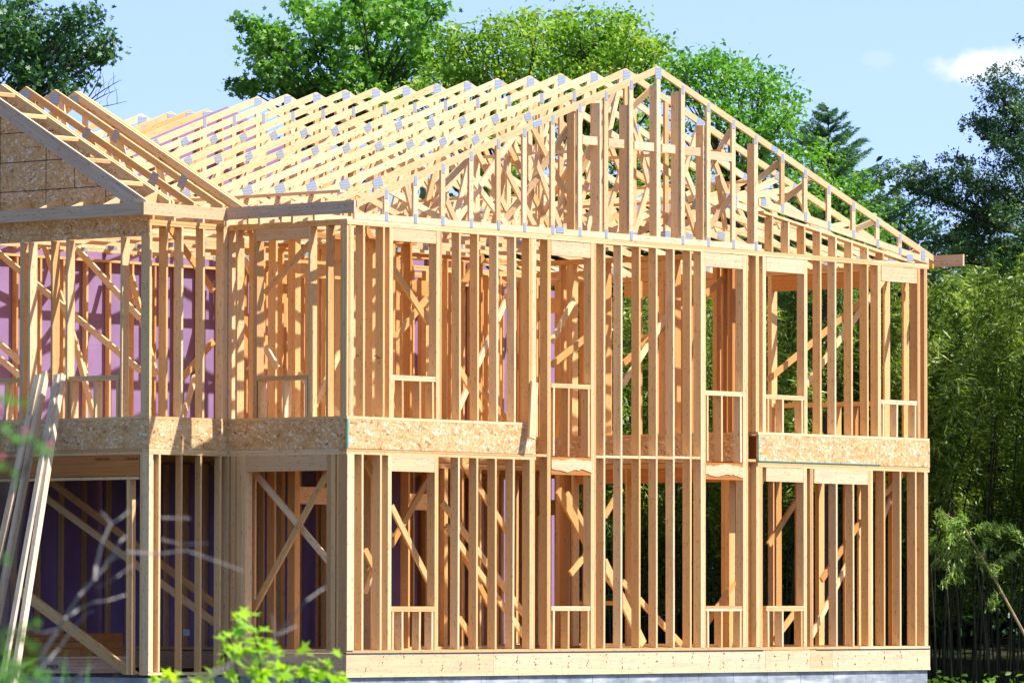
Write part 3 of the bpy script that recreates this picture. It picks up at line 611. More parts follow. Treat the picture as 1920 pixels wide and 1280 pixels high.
# diagonal struts in the gable
for p, q in (((1304, 160-110+110), (1190, 300-0)),): pass
for p, q, Y in (((1224, 165), (1192, 216), .30), ((885, 292), (846, 355), .10), ((1065, 240), (1031, 330), .2), ((1150, 170), (1120, 300), .35), ((1000, 290), (1075, 425), .22), ((940, 300), (1028, 425), .25), ((880, 330), (980, 428), .2), ((1180, 210), (1240, 340), .4),
                ((1370, 245), (1337, 345), .12), ((1460, 305), (1424, 355), .1), ((1520, 335), (1480, 385), .1), ((1640, 415), (1612, 435), .1), ((1385, 350), (1335, 450), .35), ((1270, 330), (1330, 440), .3), ((1010, 330), (960, 425), .3), ((1345, 330), (1385, 430), .45), ((1730, 468), (1715, 480), .05), ((1100, 300), (1060, 425), .5), ((820, 340), (880, 415), .25), ((760, 345), (800, 405), .3)):
    bY(p, q, Y, .25, m='truss', name='strut')
# long runners nailed across the trusses, parallel to the ridge
def runner(X, Z, y0, y1, vert=False, m='truss'): mb = MB(); mb.box(X-(.019 if vert else .045), X+(.019 if vert else .045), y0, y1, Z, Z+(.089 if vert else .038)); return prt('runner', mb, m)
runner(.62, topz(.62)+.012, .65, 3.95, m='truss'); runner(4.2, 6.02, .05, 8.2); runner(5.6, 7.2, .6, 6.2); runner(8.4, 7.35, .05, 4.6); runner(2.93, 6.02, .05, 8.3); runner(10.0, 7.02, .6, 7.5); runner(8.2, 6.62, .6, 8.0)
brace((2.6, 1.25, topz(2.6)-.16), (6.0, 5.6, topz(6.0)-.16), (0, 0, 1)); brace((9, .7, 6.9), (12, 5.6, 6.3), (0, 0, 1)); brace((5.2, .1, 7.3), (7.6, 3.2, 6.05), (0, 0, 1))

# ---------- vaulted wall strip under the sloping right part of the gable
vs = MB(); x0 = gx(1432, 400)
vs.prism([(x0, onY(1432, 395, 0)[1]), (gx(1715, 490), onY(1715, 490, 0)[1]), (gx(1715, 490), onY(1715, 495, 0)[1]), (x0, onY(1432, 399.5, 0)[1])], 'y', .0, D6, (1, 0, -.2))
rk = prt('raking_plate', vs, 'lumber', gable)
for px in (1449, 1479.5, 1510, 1539.5, 1568, 1598, 1628, 1657):
    x = gx(px-2, 470); zt_ = onY(px, 400+(px-1432)*.322, 0)[1]; stud(gable, 'x', 0, D6, x, ZP+.002, zt_-.01, 1, 'lumber', 'cripple_stud')

# ---------- cross gable over the bay
def ytruss(X, kind):
    mb = MB(); EY, FY = EZ0+.04, PY*2-EZ0
    for a, b in ((EY, PY), (PY, FY)): mb.prism([(a, cz(a)), (b, cz(b)), (b, cz(b)-.11), (a, cz(a)-.11)], 'x', X, X+.038, (0, b-a, cz(b)-cz(a)))
    if kind != 'rail': mb.box(X+.001, X+.037, YB, 8.3, ZP+.003, ZP+.092)
    return prt('roof_truss' if kind != 'rail' else 'rake_rail', mb)
def yweb(par, X, p, q):
    d = Vector((q[0]-p[0], q[1]-p[1])).normalized(); n = Vector((-d.y, d.x))*.0445
    prt('web', MB().prism([(p[0]+n.x, p[1]+n.y), (q[0]+n.x, q[1]+n.y), (q[0]-n.x, q[1]-n.y), (p[0]-n.x, p[1]-n.y)], 'x', X+.0008, X+.0372, (0, d.x, d.y)), 'lumber', par)
def yplate(par, X, y, z, wy, wz, ang=0):
    c, s = math.cos(ang), math.sin(ang); pts = [(y+c*a-s*b, z+s*a+c*b) for a, b in ((-wy/2, -wz/2), (wy/2, -wz/2), (wy/2, wz/2), (-wy/2, wz/2))]
    prt('connector_plate', MB().prism(pts, 'x', X-.0035, X-.0005, (0, 1, 0)), 'metal', par)
fly = MB(); hf = .24
ft = EZ0+(hf-.025)/.547
fly.prism([(EZ0, 6.118), (EZ0, cz(EZ0)), (PY, cz(PY)), (PY, cz(PY)-hf), (ft, 6.118)], 'x', -2.09, -2.052, (0, 1, .547)); fly.prism([(PY*2-EZ0, 6.118), (PY*2-EZ0, cz(EZ0)), (PY, cz(PY)), (PY, cz(PY)-hf), (PY*2-ft, 6.118)], 'x', -2.09, -2.052, (0, -1, .547))
prt('rake_board', fly, 'weathered', label='wide weathered rake board of the bay gable')
ytruss(XB-.02, 'rail'); ytruss(XB+.05, 'gable')
lk = MB()
for k in range(12):
    s = (k+.45)*.62
    for sg in (-1, 1):
        y = PY+sg*s
        if s < 3.1: lk.solid([(-2.05, y-.02, cz(y-.02)-.045), (XB-.022, y-.02, cz(y-.02)-.045), (XB-.022, y+.02, cz(y+.02)-.045), (-2.05, y+.02, cz(y+.02)-.045)], [(-2.05, y-.02, cz(y-.02)-.004), (XB-.022, y-.02, cz(y-.02)-.004), (XB-.022, y+.02, cz(y+.02)-.004), (-2.05, y+.02, cz(y+.02)-.004)], (1, 0, 0))
each('lookout', lk, 'lumber')
for X in (-1.10, -.52):
    t = ytruss(X, 'common'); sl_ = (7.945-6.14)/(PY-EZ0)
    for p, q in (((PY, cz(PY)-.1), (PY, ZP+.09)), ((3.9, cz(3.9)-.06), (4.55, ZP+.09)), ((3.9, cz(3.9)-.06), (3.2, ZP+.09)), ((PY*2-3.9, cz(3.9)-.06), (5.65, ZP+.09)), ((PY-.1, 7.8), (4.55, ZP+.09))): yweb(t, X, p, q)
    yplate(t, X, PY, cz(PY)-.14, .18, .16); yplate(t, X, 3.9, cz(3.9)-.07, .12, .17, .5); yplate(t, X, 2.6, cz(2.6)-.06, .14, .2, .5); yplate(t, X, 2.3, ZP+.07, .16, .09)
t = ytruss(-.12, 'common'); yplate(t, -.12, PY, cz(PY)-.13, .16, .12)
mb = MB(); 
for a, b in ((EZ0+.04, PY), (PY, PY*2-EZ0)): mb.prism([(a, cz(a)+.01), (b, cz(b)+.01), (b, cz(b)-.16), (a, cz(a)-.16)], 'x', -.078, -.04, (0, b-a, cz(b)-cz(a))); mb.prism([(a, cz(a)+.006), (b, cz(b)+.006), (b, cz(b)-.16), (a, cz(a)-.16)], 'x', -.038, 0, (0, b-a, cz(b)-cz(a)))
for p, q in (((4.4, 7.4), (4.0, 5.95)), ((3.5, 6.95), (3.2, 5.95)), ((4.9, 7.7), (4.9, 5.95))): yweb(t, -.12, p, q)
prt('double_rafter', mb, 'lumber', label='bright double rafter at the valley of the bay roof')
blk = MB(); 
for X in (-2.05, -1.5, -1.05): pass
for k in range(4): blk.box(-.44, .0, 1.79+.0*k, 1.81, 5.95, 6.0) if False else None

# ---------- fire wall between the houses, and the neighbour's roof behind it
fwm = MB(); x0, x1 = XB, 14.87
fwm.prism([(x0, -.33), (x1, -.33), (x1, 5.85), (13.6, 5.95)] + [(RX, AZ-.12)] + [(.0, topz(0)-.14), (x0, 5.9)], 'y', YP, YP+.05, (0, 0, 1))
fire = prt('fire_wall', fwm, 'purple', label='purple gypsum party wall behind the open framing')
for k in range(34):
    x = XB+.2+k*.4064*1.22
    if x > 13.4: break
    zt_ = (topz(x) if x > 0 else 6.0)-.25
    for z0, z1 in ((-.3, 2.7), (3.24, 5.82), (5.95, zt_)):
        if z1 > z0+.1: mb = MB(); mb.box(x, x+.038, YP-.10+J(.006), YP-.012, z0, z1); prt('stud', mb, 'inner', fire)
fp = MB()
for z in (-.30, 2.71, 3.20, 5.83): fp.box(x0, 13.4, YP-.10, YP-.013, z, z+.038)
each('wall_plate', fp, 'inner', fire)
for i, (px, py) in enumerate(((429, 195), (389, 197), (357, 200), (322, 202), (267, 205), (208, 209))):
    (x, z) = (RX, AZ-.13); lo, hi = 8.6, 14.0
    for _ in range(30):
        mid = (lo+hi)/2; d = np.array([RX, mid, z])-CAM; u = 960+F_PX*(d@RT)/(d@FW)
        if u > px: lo = mid
        else: hi = mid
    Y = lo; mb = MB(); dz = .13
    for a, b in ((EL, RX), (RX, ER)): mb.prism([(a, topz(a)-dz), (b, topz(b)-dz), (b, topz(b)-dz-H), (a, topz(a)-dz-H)], 'y', Y, Y+.038, (1, 0, .35))
    mb.box(0, W, Y+.001, Y+.037, ZP+.004, ZP+.095); t = prt('roof_truss', mb, 'lumber')
    for p, q in (((RX, 8.2), (RX, 6.1)), ((4, 7.3), (3, 6.1)), ((4, 7.3), (5.5, 6.1)), ((9.6, 7.3), (8, 6.1)), ((9.6, 7.3), (11, 6.1))): prt('web', web(p, q, Y), 'lumber', t)
    nplate(t, RX, AZ-dz-.11, .2, .13, Y)
nb = PL()
for X in (0, W-.14): plates(nb, 'y', X, .14, YP+.06, 14.6, 5.85, ZP); nb.g[-1] = (5.85+X, 6+X)+nb.g[-1][2:]; plates(nb, 'y', X, .14, YP+.06, 14.6, -.3, -.26); nb.g[-1] = (-.3+X, -.2+X)+nb.g[-1][2:]
nw = prt('wall_frame', nb, 'lumber', label='neighbouring unit walls beyond the purple party wall')
for k in range(14):
    for X in (0, W-.14): mb = MB(); y = YP+.1+k*.42; mb.box(X, X+.14, y, y+.038, -.26, 5.85); prt('stud', mb, 'lumber', nw)
mb = MB(); mb.box(0, W, YP+.06, 14.7, -.95, -.33, (1, 0, 0)); prt('foundation', mb, 'concrete')

# ---------- rear wall (plane x = W), seen from inside
rw = PL(); RXX = W-D6
for z0, z1 in ((.007, Z1B), (Z1T, 2.753), (2.755, ZR0-.003), (ZR1+.003, Z2B), (Z2T, 5.885), (5.887, ZP)): plates(rw, 'y', RXX, D6, .142, YP-.12, z0, z1)
rear = prt('wall_frame', rw, 'inner', label='rear wall frame seen through the gable studs')
mb = MB(); mb.box(W-.04, W, .145, YP-.12, ZR0, ZR1, (0, 1, 0)); prt('rim_band', mb, 'osb', rear)
def ry(px): return onX(px, 700, RXX)[0]
def rst(px, z0, z1, n=1): stud(rear, 'y', RXX, D6, ry(px)-.038*n, z0, z1, n, 'inner')
for px, n in ((1440, 2), (1655, 1), (1691, 1), (1722, 1), (1615, 1), (1406, 1), (1382, 2), (1345, 1), (1290, 1), (1256, 2), (1222, 1), (1186, 1), (1150, 1), (1272, 2), (1310, 1), (1236, 1), (1134, 1), (1112, 1), (1066, 1), (1040, 1), (1008, 1), (985, 1), (962, 2)): rst(px, Z2B, Z2T, n)
for px, n in ((1440, 1), (1452, 1), (1490, 1), (1528, 2), (1580, 1), (1606, 1), (1640, 1), (1665, 2), (1700, 1), (1722, 2), (1040, 2), (1010, 1), (985, 1), (960, 2)): rst(px, Z1B, Z1T, n)
for a, b, z0, z1 in ((1442, 1640, 5.60, 5.84), (1170, 1256, 5.60, 5.84), (1290, 1384, 5.55, 5.84), (1528, 1640, 2.58, 2.71)):
    mb = MB(); mb.box(RXX+.002, RXX+.08, ry(b), ry(a), z0, z1, (0, 1, 0)); prt('header', mb, 'lvl' if z0 < 3 and a < 1400 else 'inner', rear)
for a, b, z in ((1450, 1640, 3.83), (1068, 1165, .73), (1190, 1256, 5.0)):
    mb = MB(); mb.box(RXX+.003, RXX+.13, ry(b), ry(a), z-.07, z, (0, 1, 0)); prt('window_sill', mb, 'inner', rear)
for px in (1460, 1496, 1532, 1568, 1600): stud(rear, 'y', RXX+.002, D6-.01, ry(px), Z2B, 3.755, 1, 'inner', 'cripple_stud')

# ---------- upper floor and inner walls
dk = MB(); dk.box(.04, gx(1004), .14, YP-.12, 3.165, 3.19, (1, 0, 0)); dk.box(9.25, W-.05, .14, YP-.12, 3.165, 3.19, (1, 0, 0)); dk.box(gx(1004)+.01, 9.24, 4.3, YP-.12, 3.165, 3.19, (1, 0, 0)); dk.box(XB+.04, .03, YB+.14, YP-.12, 3.165, 3.19, (0, 1, 0)); each('upper_deck', dk, 'osb_old')
jo = MB()
for k in range(28):
    x = XB+.3+k*.4064
    if x < gx(1004)-.05: y0_ = .15 if x > .02 else YB+.15; jo.box(x, x+.038, y0_, YP-.13, 2.80, 3.163)
for k in range(10): x = 9.4+k*.4064; jo.box(x, x+.038, .15, YP-.13, 2.80, 3.163)
for k in range(13): x = 4.1+k*.4064; jo.box(x, x+.038, 4.35, YP-.13, 2.80, 3.163)
jo.box(gx(1004)-.04, gx(1004), .15, YP-.13, 2.80, 3.163); jo.box(gx(1004)+.01, 9.2, 4.30, 4.34, 2.80, 3.163)
each('floor_joist', jo, 'inner')
def inner_wall(ax, c, u0, u1, z0, z1, sp=.4064, d=.089, opens=(), m='inner'):
    mb = PL(); plates(mb, ax, c, d, u0, u1, z0, z0+.038); plates(mb, ax, c, d, u0, u1, z1-.076, z1-.038); plates(mb, ax, c+.001, d, u0, u1, z1-.037, z1)
    wl = prt('wall_frame', mb, m); u = u0+.002
    while u < u1-.04:
        if not any(a-.02 < u < b for a, b, _, _ in opens): stud(wl, ax, c, d, u, z0+.038, z1-.077, 1 if RNG.random() < .8 else 2, m)
        u += sp*RNG.uniform(.97, 1.03)
    for a, b, h, sill in opens:
        stud(wl, ax, c, d, a-.078, z0+.038, z1-.077, 2, m); stud(wl, ax, c, d, b, z0+.038, z1-.077, 2, m); mb = MB()
        if ax == 'x': mb.box(a+.001, b-.001, c, c+d, z0+h, min(z0+h+.24, z1-.08), (1, 0, 0))
        else: mb.box(c, c+d, a+.001, b-.001, z0+h, min(z0+h+.24, z1-.08), (0, 1, 0))
        prt('header', mb, m, wl)
    return wl
UZ0, UZ1, LZ0, LZ1 = 3.195, 5.92, .001, 2.79
for z0, z1, up in ((LZ0, LZ1, 0), (UZ0, UZ1, 1)):
    inner_wall('x', YB, .16, 4.0, z0, z1, opens=((1.5, 2.35, 2.08, 0),), d=.14)
    inner_wall('y', 3.9, 2.4, 6.2, z0, z1, opens=((3.0, 3.9, 2.08, 0),))
    inner_wall('x', 4.3, 3.0, 9.1, z0, z1, opens=((6.0, 6.8, 2.08, 0),))
    inner_wall('x', 6.3, 6.2, 13.3, z0, z1, sp=.3)
    inner_wall('y', 11.4, 5.0, 8.2, z0, z1, opens=((5.6, 6.4, 2.08, 0),))
    inner_wall('x', 7.6, 9.3, 13.3, z0, z1, sp=.25)
inner_wall('y', 6.4, 4.6, 8.3, UZ0, UZ1); inner_wall('y', 6.4, 4.6, 8.3, LZ0, LZ1)
mb = MB(); mb.box(3.99, 4.002, YB+.15, YP-.12, .0, 2.78, (0, 0, 1)); prt('garage_light_block', mb, 'purple'); mb = MB(); plates(mb, 'y', 3.9, .088, 6.2, YP-.12, .0, .038); fw4 = prt('wall_frame', mb, 'inner')  # purple board added to keep light out of the garage
for k in range(6): stud(fw4, 'y', 3.9, .086, 6.3+k*.4, .04, 2.75, 1, 'inner')
# wall on the edge of the upper floor, beyond the tall stair hall (plane x = 9.2)
ew = PL(); plates(ew, 'y', 9.1, .14, .15, 4.25, ZR1+.003, Z2B); plates(ew, 'y', 9.1, .14, .15, 4.25, Z2T, ZP); plates(ew, 'y', 9.1, .14, .15, 4.25, Z1T, 2.79)
edge = prt('wall_frame', ew, 'inner', label='inner wall on the far side of the tall hall')
mb = MB(); mb.box(9.095, 9.14, .15, 4.25, 2.80, ZR1, (0, 1, 0)); prt('rim_band', mb, 'osb', edge)
ey = lambda px: onX(px, 700, 9.1)[0]
for px, n in ((1336, 2), (1352, 1), (1364, 1), (1380, 2), (1404, 1), (1300, 2), (1258, 2), (1240, 1), (1186, 2), (1128, 2), (1108, 1), (1062, 3), (1048, 1)): stud(edge, 'y', 9.1, .14, ey(px)-.039*n, Z2B, Z2T, n, 'inner')
for px, n in ((1352, 4), (1042, 4), (1072, 1), (1172, 1), (1402, 1)): stud(edge, 'y', 9.1, .14, ey(px)-.039*n, Z1B, Z1T, n, 'inner')
mb = MB(); mb.box(9.102, 9.2, ey(1398), ey(1082), 2.50, 2.71, (0, 1, 0)); prt('header', mb, 'lvl', edge)
mb = MB(); mb.box(9.102, 9.2, ey(1256), ey(1190), 5.55, 5.84, (0, 1, 0)); prt('header', mb, 'inner', edge)
po = MB(); po.box(8.0, 8.16, 6.2, 6.36, .0, 5.9); po.box(7.55, 7.7, 6.0, 6.15, .0, 5.9); each('post', po, 'inner')
# ---------- temporary braces, read off the photo
for p, q, Y in (((735, 500), (804, 606), .45), ((684, 425), (706, 466), .3), ((1034, 684), (1110, 624), 1.4), ((1169, 681), (1282, 578), 1.6), ((1440, 712), (1614, 566), .5), ((1322, 552), (1375, 505), .6),
                ((316, 425), (400, 545), YB+.5), ((342, 708), (400, 640), YB+.4), ((860, 690), (905, 770), .6), ((896, 722), (960, 800), .6), ((905, 480), (862, 540), .6), ((735, 640), (800, 560), 1.1), ((442, 590), (475, 640), YB+.3)):
    bY(p, q, Y)
for p, q, Y in (((1169, 719), (1284, 592), 1.2), ((1512, 722), (1690, 524), .35), ((1035, 640), (1110, 560), 2.2), ((860, 765), (1000, 520), 3.0), ((590, 760), (700, 600), 1.4), ((342, 785), (400, 705), YB+.35), ((455, 480), (520, 540), 3.2)):
    bY(p, q, Y, .35, m='lumber')
for p, q, X in (((-30, 452), (263, 694), .8), ((145, 467), (262, 596), 1.2), ((-10, 636), (37, 678), .7), ((82, 456), (160, 702), 1.6), ((140, 640), (176, 782), 1.5), ((246, 516), (292, 704), 1.4), ((497, 550), (582, 456), .5), ((497, 650), (520, 690), .6), ((560, 700), (640, 780), 1.2), ((-5, 668), (60, 724), .9)):
    bX(p, q, X, m='lumber')
# lower floor
bX((614, 886), (471, 1150), .26, m='lumber'); bX((478, 886), (622, 1058), .36, m='lumber')
bX((95, 902), (402, 1131), .9, wd=.1); bX((85, 932), (402, 1166), .6, wd=.1); bX((40, 1108), (256, 1270), -1.2, wd=.14, m='lumber', th=.06)
for p, q, Y in (((733, 948), (803, 1088), .3), ((804, 895), (733, 1022), .6), ((828, 940), (984, 1153), 1.1), ((836, 985), (984, 1193), 1.3), ((860, 1158), (882, 1190), .8), ((684, 860), (706, 905), .4), ((684, 1030), (706, 1075), .5), ((684, 1110), (700, 1060), .9),
                ((1167, 1090), (1277, 1207), .6), ((1097, 1033), (1170, 1120), .9), ((1441, 1021), (1496, 933), .4), ((1452, 1200), (1492, 1145), .5), ((1540, 1087), (1614, 977), .35), ((1658, 926), (1698, 882), .4), ((1325, 1168), (1378, 1090), .5), ((1133, 968), (1165, 915), 1.5), ((870, 1040), (925, 1150), 2.6), ((862, 860), (960, 1010), 2.2), ((736, 1000), (690, 1070), 1.6)):
    bY(p, q, Y)
for p, q, Y, wd in (((1047, 918), (1110, 1035), 1.0, .14), ((1062, 925), (1112, 1020), 1.3, .11), ((1132, 1052), (1206, 1207), .5, .14), ((1068, 960), (1110, 1020), 1.8, .1), ((1070, 1075), (1110, 1025), 1.9, .089)): bY(p, q, Y, 0, wd)
for p, q, Y in (((1512, 1210), (1614, 1046), .45), ((1656, 968), (1700, 905), .55)): bY(p, q, Y, .2, m='lumber')
# thin white pipe
pp = MB(); x = gx(1008.5, 1000); pp.tube([(x, .25, .05), (x, .25, 2.5)], [.017, .017], 8); prt('vent_pipe', pp, 'pvc')

# pencil marks stamped on studs
st = MB()
for px, py in ((665, 668), (705, 672), (700, 668), (1530, 716), (1558, 717), (1588, 718), (1618, 720), (1530, 742), (1558, 743), (1588, 744), (1618, 745)):
    X_, Z_ = onY(px+12, py, 0)
    for k in range(3): st.box(X_-.002, X_-.0035, .04+k*.022, .052+k*.022, Z_+J(.005), Z_+.02, (0, 0, 1))
prt('stamp_mark', st, 'ink')

# ================================================================== loose boards leaning on the bay
def lean(pt, pb, off, label, wd, th, m='grey'):
    yt, zt_ = onX(*pt, XB-.10-off); yb_, zb_ = onX(*pb, XB-1.15-off)
    a = Vector((XB-.10-off, yt, zt_)); b = Vector((XB-1.15-off, yb_, zb_)); d = (b-a).normalized(); b = a+d*((a.z+.88)/(-d.z))
    root = thing('lumber_board', tuple(b), label, 'board', 'boards leaning on the bay')
    mb = MB().board(tuple(b), tuple(a), (0, 1, 0), wd, th); o = obj('plank', mb, M[m], root)
    return root, a, b
lean((72, 703), (2, 1020), .10, 'wide grey weathered plank, leftmost of four boards leaning on the bay front', .10, .05)
r2, a, b = lean((86, 698), (24, 1010), .03, 'grey board with a smeared black print line, leaning on the bay front', .075, .09)
mk = MB(); d = (b-a); 
for k in range(14): 
    t = .05+k*.013+RNG.uniform(0, .003); p = a+d*t+Vector((-.046, -.012, 0)); mk.board(p, p+d*.008, (0, 1, 0), .022, .004)
obj('printed_mark', mk, M['ink'], r2)
lean((107, 703), (52, 1010), .10, 'grey board with small black stamps leaning just left of the rightmost one', .075, .05)
lean((116, 702), (68, 1010), .03, 'rightmost grey board of the leaning set, edge lit warm', .07, .09)

# lumber pack and litter in the garage
pk = thing('lumber_pack', (XB+.9, 4.4, -.30), 'low stack of pale boards with black print, in the dark garage', 'lumber stack')
mb = MB()
yy0, _ = onX(130, 1262, XB+.9); yy1, _ = onX(76, 1262, XB+.9)
for k in range(4): mb.box(XB+.9+J(.01), XB+2.2, yy0, yy1, -.30+k*.05, -.253+k*.05, (1, 0, 0))
obj('boards', mb, M['weathered'], pk)
mb = MB(); mb.box(XB+.88, XB+2.2, yy0-.02, yy1+.02, -.099, -.07, (0, 1, 0)); obj('top_board', mb, M['weathered'], pk)
text('LUMBER', .09, mtx_front(XB+.885, yy1-.04, -.24), M['ink'], pk, sx=1.0)
bp = MB(); 
for k in range(5): bp.box(1.0+J(.05), 1.9, fy(150, 1200, 1.0)+J(.04), fy(40, 1200, 1.0)+J(.04), -.30+k*.11, -.195+k*.11, (0, 1, 0))
tag(obj('panel_stack', bp, M['lvl']), 'dark stack of strand board sheets at the back of the garage', 'panel stack')
lbm = MB(); y1_, z1_ = onX(350, 1185, 2.2); lbm.box(2.19, 2.2, y1_-.06, y1_+.06, z1_-.045, z1_+.045); tag(obj('paper_label', lbm, M['paper']), 'small white paper label hanging in the dark behind the bay side studs', 'label')

# ================================================================== vegetation
NPR = np.random.default_rng(11)
SH = {'maple': [(0, -.5), (.18, -.18), (.5, -.22), (.32, .02), (.46, .3), (.16, .22), (0, .55), (-.16, .22), (-.46, .3), (-.32, .02), (-.5, -.22), (-.18, -.18)],
      'oval': [(0, -.5), (.27, -.1), (.2, .25), (0, .5), (-.2, .25), (-.27, -.1)], 'rhomb': [(0, -.5), (.26, 0), (0, .5), (-.26, 0)],
      'blade': [(0, -.5), (.085, -.1), (0, .5), (-.085, -.1)], 'needle': [(-.04, -.5), (.04, -.5), (0, .5)]}
def leaf_mesh(name, C, size, shape, m, parent=None, up=.5, droop=0.0, axis=None, kind=None, label=None, svar=.35, sunward=.25):
    C = np.asarray(C, float); n = len(C); sh = np.array(SH[shape]); k = len(sh)
    nr = NPR.normal(size=(n, 3)); nr[:, 2] += up*1.6; nr += np.array(SUN_TO)*sunward*2; nr /= np.linalg.norm(nr, axis=1)[:, None]
    ax = NPR.normal(size=(n, 3)) if axis is None else np.asarray(axis) + NPR.normal(size=(n, 3))*.35
    ax[:, 2] -= droop; ax -= nr*(ax*nr).sum(1)[:, None]; ax /= np.linalg.norm(ax, axis=1)[:, None]; bt = np.cross(nr, ax)
    s = size*(1+NPR.uniform(-svar, svar, n))
    V = C[:, None, :] + (ax[:, None, :]*sh[None, :, 1:2] + bt[:, None, :]*sh[None, :, 0:1])*s[:, None, None]
    V += nr[:, None, :]*(np.abs(sh[None, :, 0:1])*s[:, None, None]*.35)
    org = np.array(base_of(parent)) if parent is not None else 0
    V = (V-org).reshape(-1, 3); me = bpy.data.meshes.new(name); me.vertices.add(n*k); me.vertices.foreach_set('co', V.astype('f').ravel())
    me.loops.add(n*k); me.loops.foreach_set('vertex_index', np.arange(n*k, dtype='i')); me.polygons.add(n); me.polygons.foreach_set('loop_start', np.arange(0, n*k, k, dtype='i')); me.polygons.foreach_set('loop_total', np.full(n, k, 'i'))
    me.update(); o = link(name, me, m, parent)
    if kind: o['kind'] = kind
    if label: o['label'] = label
    return o
def sph(n): v = NPR.normal(size=(n, 3)); return v/np.linalg.norm(v, axis=1)[:, None]
def clump_points(c, r, n_cl, n_leaf, tr=.3):                            # leaf sprays scattered through a blob, denser at its skin
    cc = c + sph(n_cl)*(r*NPR.uniform(.12, 1.12, n_cl)**.6)[:, None]*np.array([1, 1, .85])
    return cc, (cc[:, None, :] + NPR.normal(size=(n_cl, n_leaf, 3))*tr*np.array([1, 1, .6])).reshape(-1, 3)
def bend(a, b, n=5, amp=.12, rng=RNG):
    a, b = Vector(a), Vector(b); L_ = (b-a).length; o = Vector((rng.uniform(-1, 1), rng.uniform(-1, 1), rng.uniform(-.3, .8)))*amp*L_
    return [a.lerp(b, t/n) + o*math.sin(math.pi*t/n) for t in range(n+1)]
def tree(name, label, cat, D, blobs, base_px, leafm, shape, lsize, dens=1.0, depth=1.2, group=None, barkm='bark', tr_=.26, twigs=True, up=.5, droop=.2, trunk_r=.22, lpc=26, fork=.45):
    p0 = at(base_px, 1150, D); gz = ground_z(p0[0], p0[1]); root = thing(name, (p0[0], p0[1], gz), label, cat, group)
    ppm = F_PX/D; P = []; cs = []; tw = MB(); cen = []
    for bx, by, br in blobs:
        r = br/ppm; Dd = D + RNG.uniform(-1, 1)*depth; c = at(bx, by, Dd); cen.append((c, r))
        nc = max(4, int(dens*34*(r/.6)**2)); cc, lf = clump_points(c, r, nc, lpc, tr_*min(1, .55+r/2)); P.append(lf); cs.append((c, r, cc))
    leaf_mesh('crown', np.concatenate(P), lsize, shape, leafm, root, up=up, droop=droop)
    lows = sorted(cen, key=lambda q: q[0][2]); hub_z = gz + (lows[0][0][2]-gz)*.75; hub = Vector((p0[0], p0[1], hub_z)); tk = MB()
    topc = max(cen, key=lambda q: q[0][2])[0]; mid = Vector(((p0[0]*2+topc[0])/3, (p0[1]*2+topc[1])/3, hub_z+(topc[2]-hub_z)*fork))
    trunk = bend((p0[0], p0[1], gz-.1), hub, 5, .02) + bend(hub, mid, 4, .04)[1:]; nT = len(trunk); tk.tube(trunk, [trunk_r*(1-.55*i/(nT-1)) for i in range(nT)], 8)
    lead = [Vector(q) for q in trunk[5:]]
    for c, r, cc in cs:
        c = Vector(c); s = min(lead, key=lambda q: (q-c).length + max(0, q.z-c.z)*2); ln = (c-s).length
        if ln < .05: continue
        pts = bend(s, c, 6, .08); r0 = min(trunk_r*.3, .015+ln*.009); tw.tube(pts, [r0*(1-.8*i/6) for i in range(7)], 5)
        if twigs:
            for q in cc[::5]:
                s2 = pts[RNG.randint(3, 6)]; tw.tube(bend(s2, q, 3, .1), [.014, .011, .008, .004], 3)
    obj('trunk', tk, M[barkm], root); obj('branches', tw, M[barkm], root); return root
ZT = 'trees rising behind the house'
t = tree('oak_tree', 'dark green broadleaf tree filling the sky above the bay gable at the left', 'tree', 100,
     [(-60, 40, 70), (10, 95, 48), (60, 60, 40), (60, 110, 45), (105, 120, 42), (110, 70, 40), (150, 50, 34), (172, 22, 20), (178, 95, 30), (200, 78, 16), (150, 115, 34), (40, 150, 36), (95, 152, 30), (20, 15, 30), (55, 5, 26), (-20, 150, 50), (155, 150, 20), (190, 110, 14), (70, 185, 30), (120, 175, 16), (30, 60, 30), (125, 30, 22)],
     -30, M['leaf_dark'], 'maple', .10, dens=1.1, up=.3, tr_=.2)
dt = MB(); s0 = at(150, 205, 100)
for q in ((205, 112), (228, 150), (238, 190), (190, 130), (215, 170)):
    e = at(q[0], q[1], 100+RNG.uniform(-.4, .4)); pt = bend(s0, e, 5, .12); dt.tube(pt, [.016, .013, .011, .009, .006, .003], 4)
    for j in (2, 3, 4): dt.tube(bend(pt[j], Vector(pt[j])+Vector(RT)*RNG.uniform(-.1, .3)+Vector((0, 0, RNG.uniform(.1, .35))), 3, .2), [.006, .005, .004, .002], 3)
obj('bare_twigs', dt, M['bark'], t, 'leafless grey twigs against the sky')
